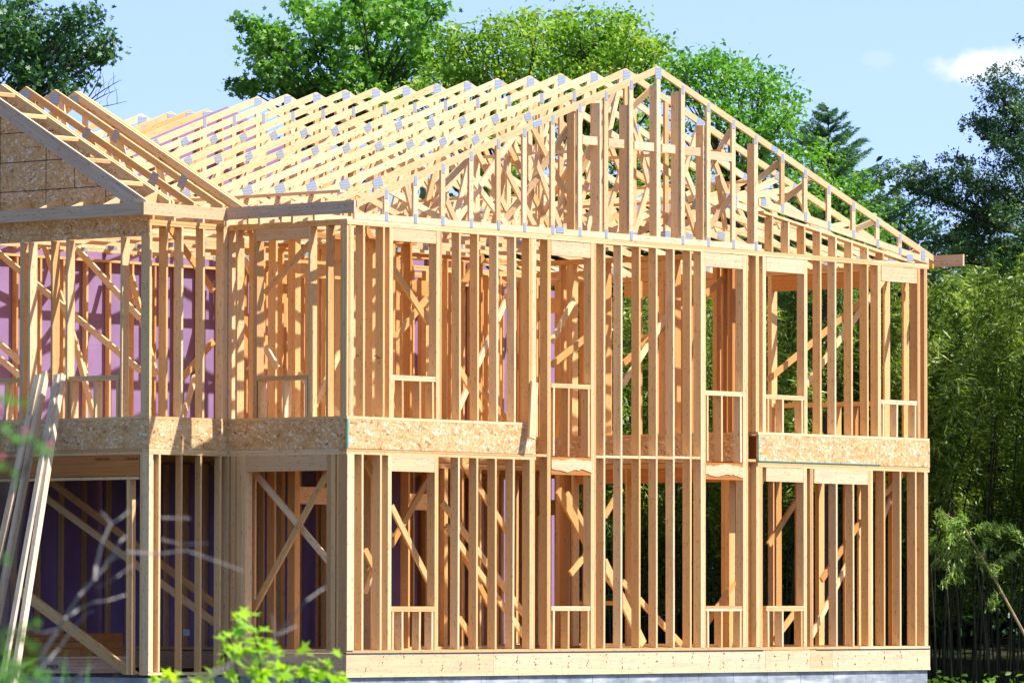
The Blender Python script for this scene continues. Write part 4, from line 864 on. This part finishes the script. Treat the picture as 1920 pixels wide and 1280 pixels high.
tree('maple_tree', 'bushy maple with big lobed leaves and a sky gap, behind the main roof', 'tree', 108,
     [(500, 58, 30), (472, 42, 15), (478, 72, 20), (495, 100, 26), (535, 75, 38), (585, 55, 36), (555, 120, 40), (610, 100, 30), (487, 120, 18), (505, 130, 16), (452, 162, 12), (470, 165, 14), (495, 160, 16), (520, 152, 18), (530, 148, 10), (560, 8, 16), (572, 22, 18), (600, 25, 20), (690, 45, 50), (735, 25, 46), (675, 8, 34), (770, 15, 30), (760, 70, 34), (785, 90, 30), (790, 40, 16), (812, 60, 14), (815, 20, 8), (650, 150, 46), (700, 120, 50), (740, 135, 48), (590, 165, 32), (620, 160, 34), (800, 110, 26), (800, 135, 28), (640, 30, 24), (565, 185, 22), (545, 178, 12), (690, 190, 40), (680, 240, 34), (730, 250, 34), (570, 225, 26), (610, 240, 30), (650, 280, 32), (700, 300, 32), (590, 275, 28), (760, 310, 30), (760, 185, 40), (655, 75, 20), (830, 125, 22)],
     690, M['leaf_maple'], 'maple', .125, dens=.95, group=ZT, tr_=.24, up=.25)
tree('ash_tree', 'yellow green fine leaved tree just right of the maple, behind the truss peaks', 'tree', 104,
     [(848, 75, 16), (842, 58, 10), (858, 100, 24), (885, 115, 26), (870, 140, 34), (905, 90, 20), (920, 50, 20), (930, 75, 28), (945, 40, 14), (900, 160, 30), (935, 130, 34), (960, 95, 34), (975, 60, 26), (990, 40, 22), (1010, 30, 12), (970, 150, 36), (850, 165, 30), (835, 130, 24), (840, 90, 16), (862, 70, 12), (810, 165, 24), (880, 85, 18), (1005, 70, 20), (1000, 110, 30), (780, 185, 26), (740, 190, 22), (900, 200, 34), (960, 220, 40), (860, 205, 30), (930, 250, 36), (1000, 250, 36), (880, 250, 30), (850, 310, 34), (930, 330, 40), (990, 390, 36), (900, 400, 36), (820, 260, 26), (790, 230, 24), (760, 260, 26)],
     930, M['leaf_light'], 'oval', .095, dens=1.9, group=ZT)
tree('ash_tree', 'tallest yellow green tree, topping out above the main ridge with a pointed crown', 'tree', 106,
     [(1062, 20, 12), (1066, 42, 18), (1055, 70, 30), (1030, 70, 28), (1035, 110, 40), (1085, 60, 26), (1108, 30, 12), (1108, 55, 24), (1140, 30, 12), (1145, 60, 30), (1172, 50, 24), (1185, 80, 28), (1180, 38, 12), (1110, 100, 44), (1160, 115, 44), (1205, 100, 24), (1215, 85, 14), (1240, 78, 9), (1200, 130, 34), (1060, 150, 46), (1120, 160, 44), (1240, 120, 26), (1262, 135, 24), (1228, 100, 16), (1150, 85, 34), (1090, 85, 34), (1020, 160, 30), (1190, 180, 34), (1060, 210, 40), (1130, 230, 44), (1260, 310, 36), (1230, 380, 36), (1140, 370, 40), (1050, 370, 40), (1200, 430, 40), (1200, 240, 36), (1090, 290, 36), (1000, 300, 30), (1170, 300, 34)],
     1120, M['leaf_light'], 'oval', .10, dens=1.8, group=ZT)
tree('birch_tree', 'mid green tree just right of the ridge peak, its crown sloping down with the roof', 'tree', 102,
     [(1276, 118, 18), (1275, 140, 24), (1262, 160, 24), (1300, 130, 22), (1318, 112, 14), (1330, 130, 26), (1355, 105, 16), (1362, 125, 26), (1345, 160, 34), (1310, 165, 30), (1385, 155, 26), (1405, 125, 9), (1402, 145, 14), (1425, 165, 24), (1448, 135, 12), (1445, 160, 18), (1455, 185, 26), (1400, 200, 38), (1350, 210, 36), (1440, 225, 30), (1480, 205, 16), (1495, 185, 9), (1475, 235, 24), (1420, 265, 36), (1470, 275, 28), (1500, 250, 14), (1380, 260, 30), (1500, 300, 22), (1450, 310, 30), (1330, 260, 28), (1270, 190, 24), (1270, 240, 28), (1290, 320, 34), (1330, 380, 36), (1420, 390, 36), (1400, 320, 28)],
     1390, M['leaf_mid'], 'oval', .095, dens=1.75, group=ZT)
tree('birch_tree', 'bright leafy tree low behind the right roof slope, around the foot of the spruce', 'tree', 97,
     [(1525, 270, 12), (1520, 295, 18), (1545, 300, 20), (1570, 320, 22), (1540, 335, 26), (1575, 360, 26), (1500, 340, 24), (1600, 385, 24), (1560, 395, 26), (1620, 410, 22), (1590, 420, 24), (1645, 440, 22), (1520, 380, 26), (1610, 350, 12)],
     1560, M['leaf_mid'], 'oval', .09, dens=1.6, group=ZT)
tree('birch_tree', 'dark leafy tree low above the right end of the eave, left of the big pine', 'tree', 104,
     [(1660, 390, 26), (1690, 400, 30), (1720, 415, 28), (1700, 445, 32), (1740, 440, 28), (1660, 440, 26), (1760, 470, 26), (1730, 480, 28), (1790, 470, 24), (1820, 490, 26), (1620, 455, 24)],
     1700, M['leaf_dark'], 'oval', .09, dens=1.2, group=ZT, depth=.8)
# spruce
sp_root = at(1556, 1150, 98.5); gz = ground_z(sp_root[0], sp_root[1]); spr = thing('spruce_tree', (sp_root[0], sp_root[1], gz), 'narrow blue green spruce with a feathery pointed top, above the right roof slope', 'tree', ZT)
ppm = F_PX/98.5; tip = at(1553, 207, 98.5); tk = MB().tube([(sp_root[0], sp_root[1], gz-.1), (sp_root[0]*.5+tip[0]*.5, sp_root[1]*.5+tip[1]*.5, gz*.5+tip[2]*.5), tuple(tip)], [.2, .11, .008], 7); obj('trunk', tk, M['bark'], spr)
C_, A_ = [], []; br = MB(); z = tip[2]-.05
while z > 5.4:
    d = tip[2]-z; R_ = .14+d*.66
    for q in range(7 if d > .4 else 4):
        an = RNG.uniform(0, 6.283); rr = R_*RNG.uniform(.6, 1.12); dirn = np.array([math.cos(an), math.sin(an), .35-.05*d]); o0 = np.array([tip[0], tip[1], z+RNG.uniform(-.08, .08)])
        pts = [o0 + dirn*rr*t + np.array([0, 0, .18*rr*t*t]) for t in (0, .33, .66, 1)]; br.tube(pts, [.02, .014, .009, .004], 4)
        for t in np.linspace(.12, 1, int(6+rr*11)):
            c = o0+dirn*rr*t+np.array([0, 0, .18*rr*t*t]); side = np.array([-dirn[1], dirn[0], 0])
            for sg in (-1, 1):
                L2 = .2*(1.15-t)*rr**.5+.05; ad_ = dirn*.8+side*sg*.7+np.array([0, 0, -.05])
                for u in np.linspace(.1, 1, 7): C_.append(c+ad_*L2*u+NPR.normal(size=3)*.012); A_.append(ad_)
    z -= .13+.02*d
leaf_mesh('crown', C_, .10, 'blade', M['needle'], spr, axis=np.array(A_)*1.2, up=.2); obj('branches', br, M['bark'], spr)
# big pine at the right edge
def pine():
    D = 98; p0 = at(1960, 1150, D); gz = ground_z(p0[0], p0[1]); root = thing('pine_tree', (p0[0], p0[1], gz), 'dark open pine reaching in from the right edge on a long bare limb', 'tree')
    top = at(2000, -60, D); tk = MB().tube([(p0[0], p0[1], gz-.1)] + [tuple(np.array(p0)*(1-t)+top*t) for t in (.25, .5, .75, 1)], [.34, .28, .22, .15, .06], 9); obj('trunk', tk, M['bark'], root)
    tw = MB(); P, A = [], []
    limbs = [((1955, 445), [(1880, 428), (1820, 400), (1770, 375), (1720, 358), (1694, 344)]), ((1955, 400), [(1900, 380), (1840, 350), (1800, 335)]), ((1955, 330), [(1915, 300), (1870, 260), (1838, 262)]), ((1955, 260), [(1915, 225), (1885, 195), (1872, 168)]), ((1955, 480), [(1890, 470), (1830, 455), (1770, 452)]), ((1955, 520), [(1880, 500), (1800, 492)])]
    for st_, pts in limbs:
        Q = [at(*st_, D)] + [at(x, y, D+RNG.uniform(-.5, .5)) for x, y in pts]; tw.tube(Q, [.07*(1-.75*i/(len(Q)-1)) for i in range(len(Q))], 6)
        for a, b in zip(Q, Q[1:]):
            for _ in range(7):
                t = RNG.random(); c = a*(1-t)+b*t; e = c + np.array(RT)*RNG.uniform(-.35, .25)+np.array([0, 0, RNG.uniform(-.05, .42)])+np.array(FW)*RNG.uniform(-.5, .5); tw.tube(bend(c, e, 3, .15), [.016, .012, .009, .004], 3)
                for _ in range(16):
                    q = e + NPR.normal(size=3)*np.array([.14, .14, .07]); ad_ = NPR.normal(size=3)*np.array([1, 1, .3])+np.array([0, 0, .5])
                    P += [q+NPR.normal(size=3)*.035 for _ in range(13)]; A += [ad_]*13
    for bx, by, r in ((1890, 240, 34), (1908, 205, 16), (1870, 265, 18), (1905, 290, 34), (1885, 175, 10), (1900, 350, 44), (1920, 400, 44), (1860, 360, 28), (1830, 350, 22), (1790, 350, 26), (1755, 348, 22), (1718, 350, 20), (1700, 345, 10), (1880, 395, 34), (1918, 265, 22), (1745, 330, 14), (1860, 440, 30), (1915, 460, 40), (1800, 455, 26), (1870, 485, 36), (1760, 460, 22), (1918, 320, 30), (1919, 118, 6), (1919, 74, 6)):
        c = at(bx, by, D+RNG.uniform(-.8, .8)); rr = r/(F_PX/D); nc = max(4, int(30*(rr/.3)**2))
        cc = c + sph(nc)*(rr*NPR.uniform(.2, 1, nc)**.5)[:, None]
        for q in cc:
            ad_ = NPR.normal(size=3)*np.array([1, 1, .3])+np.array([0, 0, .4]); P += [q+NPR.normal(size=3)*np.array([.09, .09, .04]) for _ in range(18)]; A += [ad_]*18
    leaf_mesh('crown', P, .06, 'rhomb', M['needle_dark'], root, axis=A, up=.2); obj('branches', tw, M['bark'], root)
pine()

# bamboo thicket behind and right of the house
def thicket():
    P, A, P2, A2 = [], [], [], []
    cl = MB(); n = 0
    for i in range(520):
        u = RNG.uniform(0, 1); px = 1000+u*1450; D = RNG.uniform(97.5, 107) if px > 1400 else RNG.uniform(101, 110)
        p = at(px, 1150, D); gz = ground_z(p[0], p[1]); hgt = RNG.uniform(6.9, 8.3) + (0.4 if 1830 < px < 1900 else 0)
        hgt += .55*math.sin(px*.021)+.35*math.sin(px*.057+2)-(.5 if px < 1730 else .15)
        lean_ = np.array([RNG.uniform(-1, 1), RNG.uniform(-1, 1), 0])*.55 + (np.array([-FW[0], -FW[1], 0])*1.1+RT*.35 if D < 100.5 else 0)
        bt_ = np.array([RNG.gauss(0, .35), RNG.gauss(0, .35), 0]); f = lambda t: np.array([p[0], p[1], gz]) + bt_*t*1.5 + np.array([0, 0, hgt*(t-.10*t**4)]) + lean_*t**2.2*1.3
        if i % 2 or px < 1740: cl.tube([f(t) for t in (0, .2, .4, .6, .8, 1)], [.017, .016, .014, .012, .008, .004], 5)
        for t in np.linspace(.16 if D > 103 else (.58 if D < 100.5 else .40), 1.0, 16):
            c = f(t)
            for _ in range(3):
                an = RNG.uniform(0, 6.283); ln = RNG.uniform(.25, .75)*(1.25-.6*t); dv = np.array([math.cos(an), math.sin(an), .15]); e = c+dv*ln
                m_ = 16; tt = NPR.uniform(.25, 1, m_)[:, None]; pts = c+dv*ln*tt+np.array([0, 0, -.15])*tt**2+NPR.normal(size=(m_, 3))*.07
                (P if c[2] > 2.5 else P2).append(pts); (A if c[2] > 2.5 else A2).append(np.tile(dv*.8+np.array([0, 0, -.55]), (m_, 1)))
    o = leaf_mesh('bamboo_foliage', np.concatenate(P+P2), .17, 'blade', M['leaf_bamboo'], None, axis=np.concatenate(A+A2), up=.6, svar=.4)
    tag(o, 'dense feathery mass of bamboo leaves behind the rear and right side of the house', 'bamboo thicket', kind='stuff')
    tag(obj('bamboo_culms', cl, M['culm']), 'crowded thin bamboo stems in the shade under the leaves', 'bamboo stems', kind='stuff')
thicket()
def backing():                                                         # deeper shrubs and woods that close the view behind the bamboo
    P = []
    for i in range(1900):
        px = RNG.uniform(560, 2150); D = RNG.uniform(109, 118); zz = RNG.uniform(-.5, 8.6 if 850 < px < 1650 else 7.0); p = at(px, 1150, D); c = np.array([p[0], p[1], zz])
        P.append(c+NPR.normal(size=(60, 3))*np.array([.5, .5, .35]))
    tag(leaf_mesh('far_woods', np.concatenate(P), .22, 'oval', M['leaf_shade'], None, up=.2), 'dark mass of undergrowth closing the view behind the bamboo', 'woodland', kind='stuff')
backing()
# a few pale culms in front, one by one
for i, (x0_, y0_, x1_, y1_) in enumerate(((1745, 1090, 1758, 1270), (1773, 1090, 1786, 1270), (1796, 1150, 1803, 1275), (1825, 1160, 1831, 1278), (1829, 1070, 1860, 1275), (1845, 1140, 1856, 1278), (1897, 1060, 1892, 1270), (1915, 1060, 1905, 1270), (1870, 1100, 1868, 1270))):
    D = 96.8+i*.1; a = at(x1_, y1_+25, D); b = at(x0_, y0_-30, D); a[2] = ground_z(a[0], a[1])-.05
    mb = MB().tube([a, a*.5+b*.5+np.array([.02, 0, 0]), b], [.021, .019, .013], 6); o = obj('bamboo_stem', mb, M['culm'])
    tag(o, 'thin pale upright bamboo stem against the dark grove right of the house', 'bamboo stem', 'front bamboo stems')
# the leaning bamboo with leaf sprays
ba = at(1935, 1215, 95.5); bb = at(1806, 985, 95.5); bc = at(1760, 955, 95.5); root = thing('leaning_bamboo', (ba[0], ba[1], ground_z(ba[0], ba[1])), 'yellowish bamboo stalk leaning left with sunlit leaf sprays, lower right', 'bamboo')
b0_ = at(1985, 1300, 95.5); b0_[2] = ground_z(b0_[0], b0_[1])-.05
obj('stalk', MB().tube([b0_, ba, at(1870, 1095, 95.5), bb, bc], [.03, .028, .022, .016, .006], 7), M['culm_pale'], root)
C_, A_ = [], []; tw = MB()
for st_, en in (((1806, 985), (1770, 985)), ((1806, 985), (1800, 970)), ((1815, 1000), (1765, 1020)), ((1820, 1010), (1790, 1050)), ((1815, 1000), (1770, 1060)), ((1806, 985), (1760, 975)), ((1825, 1020), (1795, 1080)), ((1780, 1040), (1752, 1060)), ((1790, 1060), (1772, 1098)), ((1796, 1060), (1798, 1090)), ((1830, 1000), (1850, 985)), ((1850, 985), (1895, 990)), ((1895, 995), (1916, 1012)), ((1840, 1030), (1855, 1015)), ((1843, 1063), (1835, 1040)), ((1840, 985), (1870, 1000)), ((1862, 1062), (1905, 1036)), ((1862, 1060), (1866, 1075)), ((1868, 1115), (1856, 1140)), ((1760, 960), (1775, 990)), ((1752, 1035), (1748, 1010)), ((1785, 990), (1778, 1015)), ((1800, 1020), (1780, 1035))):
    D1, D2 = 95.5, 95.5+RNG.uniform(-.4, .4); a = at(*st_, D1); b = at(*en, D2); obj('twig', MB().tube(bend(a, b, 3, .1), [.006, .005, .004, .002], 3), M['culm_pale'], root)
    for t in np.linspace(.1, 1, 14):
        for _ in range(6): C_.append(a*(1-t)+b*t+NPR.normal(size=3)*.045); A_.append((b-a)*1.5+np.array([0, 0, -.5]))
leaf_mesh('leaves', C_, .15, 'rhomb' if False else 'blade', M['leaf_lit'], root, axis=A_, up=.6)
# low plants at the foot of the grove
P = []
for px in (1756, 1766, 1800, 1858, 1850, 1905, 1740): 
    p = at(px, 1275, 95.8); P.append(np.array([p[0], p[1], -.72])+NPR.normal(size=(26, 3))*np.array([.12, .12, .10]))
tag(leaf_mesh('undergrowth', np.concatenate(P), .13, 'oval', M['leaf_light'], None, up=.6), 'small bright weeds at the foot of the bamboo grove', 'undergrowth', kind='stuff')

# ================================================================== foreground, out of focus
def sapling():
    D = 32; p0 = at(505, 1150, D); gz = ground_z(p0[0], p0[1]); root = thing('maple_sapling', (p0[0], p0[1], gz), 'blurred sapling with bright yellow green leaves in front of the house corner', 'sapling')
    tw = MB(); C_ = []; A_ = []
    stems = [((500, 1400), [(495, 1300), (485, 1230), (475, 1180), (470, 1150)]), ((500, 1400), [(520, 1300), (540, 1240), (565, 1225)]), ((500, 1400), [(560, 1320), (600, 1262), (625, 1235)]), ((500, 1400), [(455, 1300), (440, 1240), (425, 1210)]), ((500, 1400), [(430, 1330), (400, 1290), (300, 1275)]), ((500, 1400), [(545, 1330), (565, 1290), (560, 1265)])]
    for s_, pts in stems:
        Q = [at(*s_, D)] + [at(x, y, D+RNG.uniform(-.12, .12)) for x, y in pts]; Q[0][2] = max(Q[0][2], gz); tw.tube(Q, [.008*(1-.7*i/(len(Q)-1)) for i in range(len(Q))], 5)
    tw.tube([(p0[0], p0[1], gz), at(500, 1400, D)], [.014, .009], 6)
    for bx, by, r, n in ((468, 1152, 10, 3), (448, 1160, 14, 5), (472, 1175, 16, 7), (440, 1205, 22, 9), (475, 1205, 22, 10), (500, 1210, 20, 8), (460, 1240, 26, 14), (500, 1245, 26, 14), (525, 1255, 22, 10), (480, 1275, 30, 16), (530, 1280, 28, 14), (572, 1222, 12, 2), (580, 1240, 12, 3), (590, 1262, 20, 8), (615, 1240, 12, 4), (635, 1232, 10, 3), (600, 1278, 24, 9), (640, 1285, 16, 6), (560, 1270, 20, 8), (420, 1275, 24, 8), (330, 1272, 18, 6), (300, 1280, 14, 4), (425, 1222, 12, 4), (405, 1240, 10, 2), (380, 1282, 20, 6)):
        for _ in range(int(n*.85)): C_.append(at(bx+RNG.gauss(0, r*.6), by+RNG.gauss(0, r*.5), D+RNG.uniform(-.3, .3))); A_.append(np.array(RT)*RNG.uniform(-1, 1)+np.array([0, 0, -.5]))
    leaf_mesh('leaves', C_, .092, 'maple', M['leaf_sapling'], root, axis=A_, up=.9, svar=.35, sunward=.5); obj('stems', tw, M['bark'], root)
sapling()
def dead_bush():
    D = 21; p0 = at(70, 1150, D); gz = ground_z(p0[0], p0[1]); root = thing('dead_bush', (p0[0], p0[1], gz), 'blurred leafless grey branches spreading across the garage opening', 'bare bush')
    B = MB(); Z = lambda x, y: at(x, y, D+RNG.uniform(-.1, .1))
    def br(pts, r0, r1):
        r0 *= .55; r1 *= .6
        B.tube([Z(*p) for p in pts], [r0+(r1-r0)*i/(len(pts)-1) for i in range(len(pts))], 6)
    B.tube([(p0[0], p0[1], gz), at(40, 1420, D), at(60, 1285, D)], [.022, .018, .013], 7)
    br([(60, 1285), (80, 1225), (110, 1175), (150, 1115), (178, 1085), (205, 1050), (240, 1035), (300, 1038), (350, 1032), (400, 1050), (455, 1070)], .013, .004)
    br([(178, 1088), (180, 1060), (192, 1015), (208, 980), (198, 968), (188, 960)], .011, .005); br([(208, 982), (225, 972), (245, 955), (275, 925)], .006, .003)
    br([(180, 1080), (205, 1050), (225, 1015), (236, 1005)], .008, .004); br([(120, 1160), (150, 1140), (178, 1128), (200, 1126), (235, 1115)], .008, .004)
    br([(80, 1250), (110, 1215), (140, 1175), (165, 1148), (176, 1144)], .008, .004); br([(105, 1180), (85, 1185), (50, 1180), (10, 1182)], .008, .003); br([(120, 1290), (150, 1265), (180, 1246)], .009, .006)
    br([(300, 1010), (340, 1020), (390, 1018)], .004, .003); br([(300, 970), (355, 972), (345, 965)], .005, .003); br([(180, 1103), (220, 1080), (250, 1058)], .004, .002)
    br([(380, 1275), (430, 1250), (480, 1235), (560, 1232)], .005, .002); br([(510, 1200), (545, 1160), (575, 1125), (610, 1100), (622, 1070)], .006, .003); br([(515, 1190), (510, 1150), (512, 1135)], .005, .003); br([(520, 1190), (545, 1178), (556, 1172)], .005, .003); br([(500, 1400), (515, 1290), (515, 1195)], .007, .005)
    br([(205, 1300), (215, 1270), (222, 1258)], .007, .005); br([(0, 1255), (40, 1262), (60, 1285)], .005, .007); br([(350, 1275), (395, 1258), (440, 1240), (500, 1225)], .004, .002); br([(300, 1285), (370, 1272), (420, 1262)], .005, .003); br([(60, 1285), (200, 1310), (300, 1285)], .008, .005); br([(60, 1285), (350, 1330), (500, 1400)], .008, .005)
    obj('branches', B, M['bark_pale'], root)
dead_bush()
def shrub():
    D = 15; p0 = at(-40, 1150, D); gz = ground_z(p0[0], p0[1]); root = thing('flowering_shrub', (p0[0], p0[1], gz), 'very blurred shrub with pink buds poking in at the left edge', 'shrub')
    tw = MB(); C_ = []; bd = MB(); base = at(-40, 1420, D); tw.tube([(p0[0], p0[1], gz), base], [.02, .014], 6)
    for pts in ([(-30, 1200), (-10, 1000), (10, 870), (35, 830), (90, 820)], [(-30, 1200), (-15, 900), (5, 770), (20, 752), (45, 745)], [(-30, 1250), (10, 1200), (35, 1185), (60, 1178)], [(-30, 1300), (30, 1260), (60, 1245)], [(-30, 1100), (-5, 1060), (12, 1045)], [(60, 830), (50, 870), (28, 905)], [(30, 800), (15, 798)]):
        Q = [base] + [at(x, y, D) for x, y in pts]; tw.tube(Q, [.007-.005*i/(len(Q)-1) for i in range(len(Q))], 5)
    for bx, by, r, n in ((18, 745, 12, 7), (8, 755, 12, 5), (50, 755, 6, 2), (18, 803, 8, 4), (25, 825, 12, 6), (35, 832, 8, 3), (55, 822, 10, 5), (70, 835, 12, 6), (85, 845, 8, 3), (72, 860, 8, 4), (10, 870, 10, 5), (25, 885, 6, 3), (26, 905, 6, 2), (50, 1180, 16, 7), (68, 1170, 8, 3), (40, 1195, 10, 3), (60, 1215, 10, 4), (55, 1235, 10, 4), (15, 1240, 22, 14), (10, 1265, 22, 16), (30, 1270, 22, 14), (70, 1265, 10, 4), (8, 1200, 20, 8), (8, 1045, 8, 3), (20, 1055, 5, 2), (85, 1275, 8, 3)):
        for _ in range(n): C_.append(at(bx+RNG.gauss(0, r*.7), by+RNG.gauss(0, r*.5), D+RNG.uniform(-.15, .15)))
    for bx, by, r in ((92, 836, .008), (47, 810, .007), (3, 858, .008), (69, 1208, .009), (-2, 770, .008)): c = at(bx, by, D); bd = MB(); bd.tube([c-np.array([0, 0, r]), c, c+np.array([0, 0, r*1.1])], [r*.35, r, r*.3], 7); obj('bud', bd, M['bud'], root)
    leaf_mesh('leaves', C_, .032, 'oval', M['leaf_shrub'], root, up=.6, sunward=.4); obj('stems', tw, M['bark'], root); pass
shrub()
P = []
for _ in range(70): p = at(RNG.uniform(-60, 22), 1150, 24); P.append(np.array([p[0]+RNG.uniform(-.3, .3), p[1]+RNG.uniform(-.3, .3), .28+RNG.uniform(-.5, .12)])+NPR.normal(size=(6, 3))*.04)
tag(leaf_mesh('tall_grass', np.concatenate(P), .22, 'needle', M['leaf_mid'], None, axis=np.tile(np.array([0, 0, 1.0]), (420, 1)), up=0), 'blurred tuft of pale tall grass at the lower left edge', 'grass', kind='stuff')
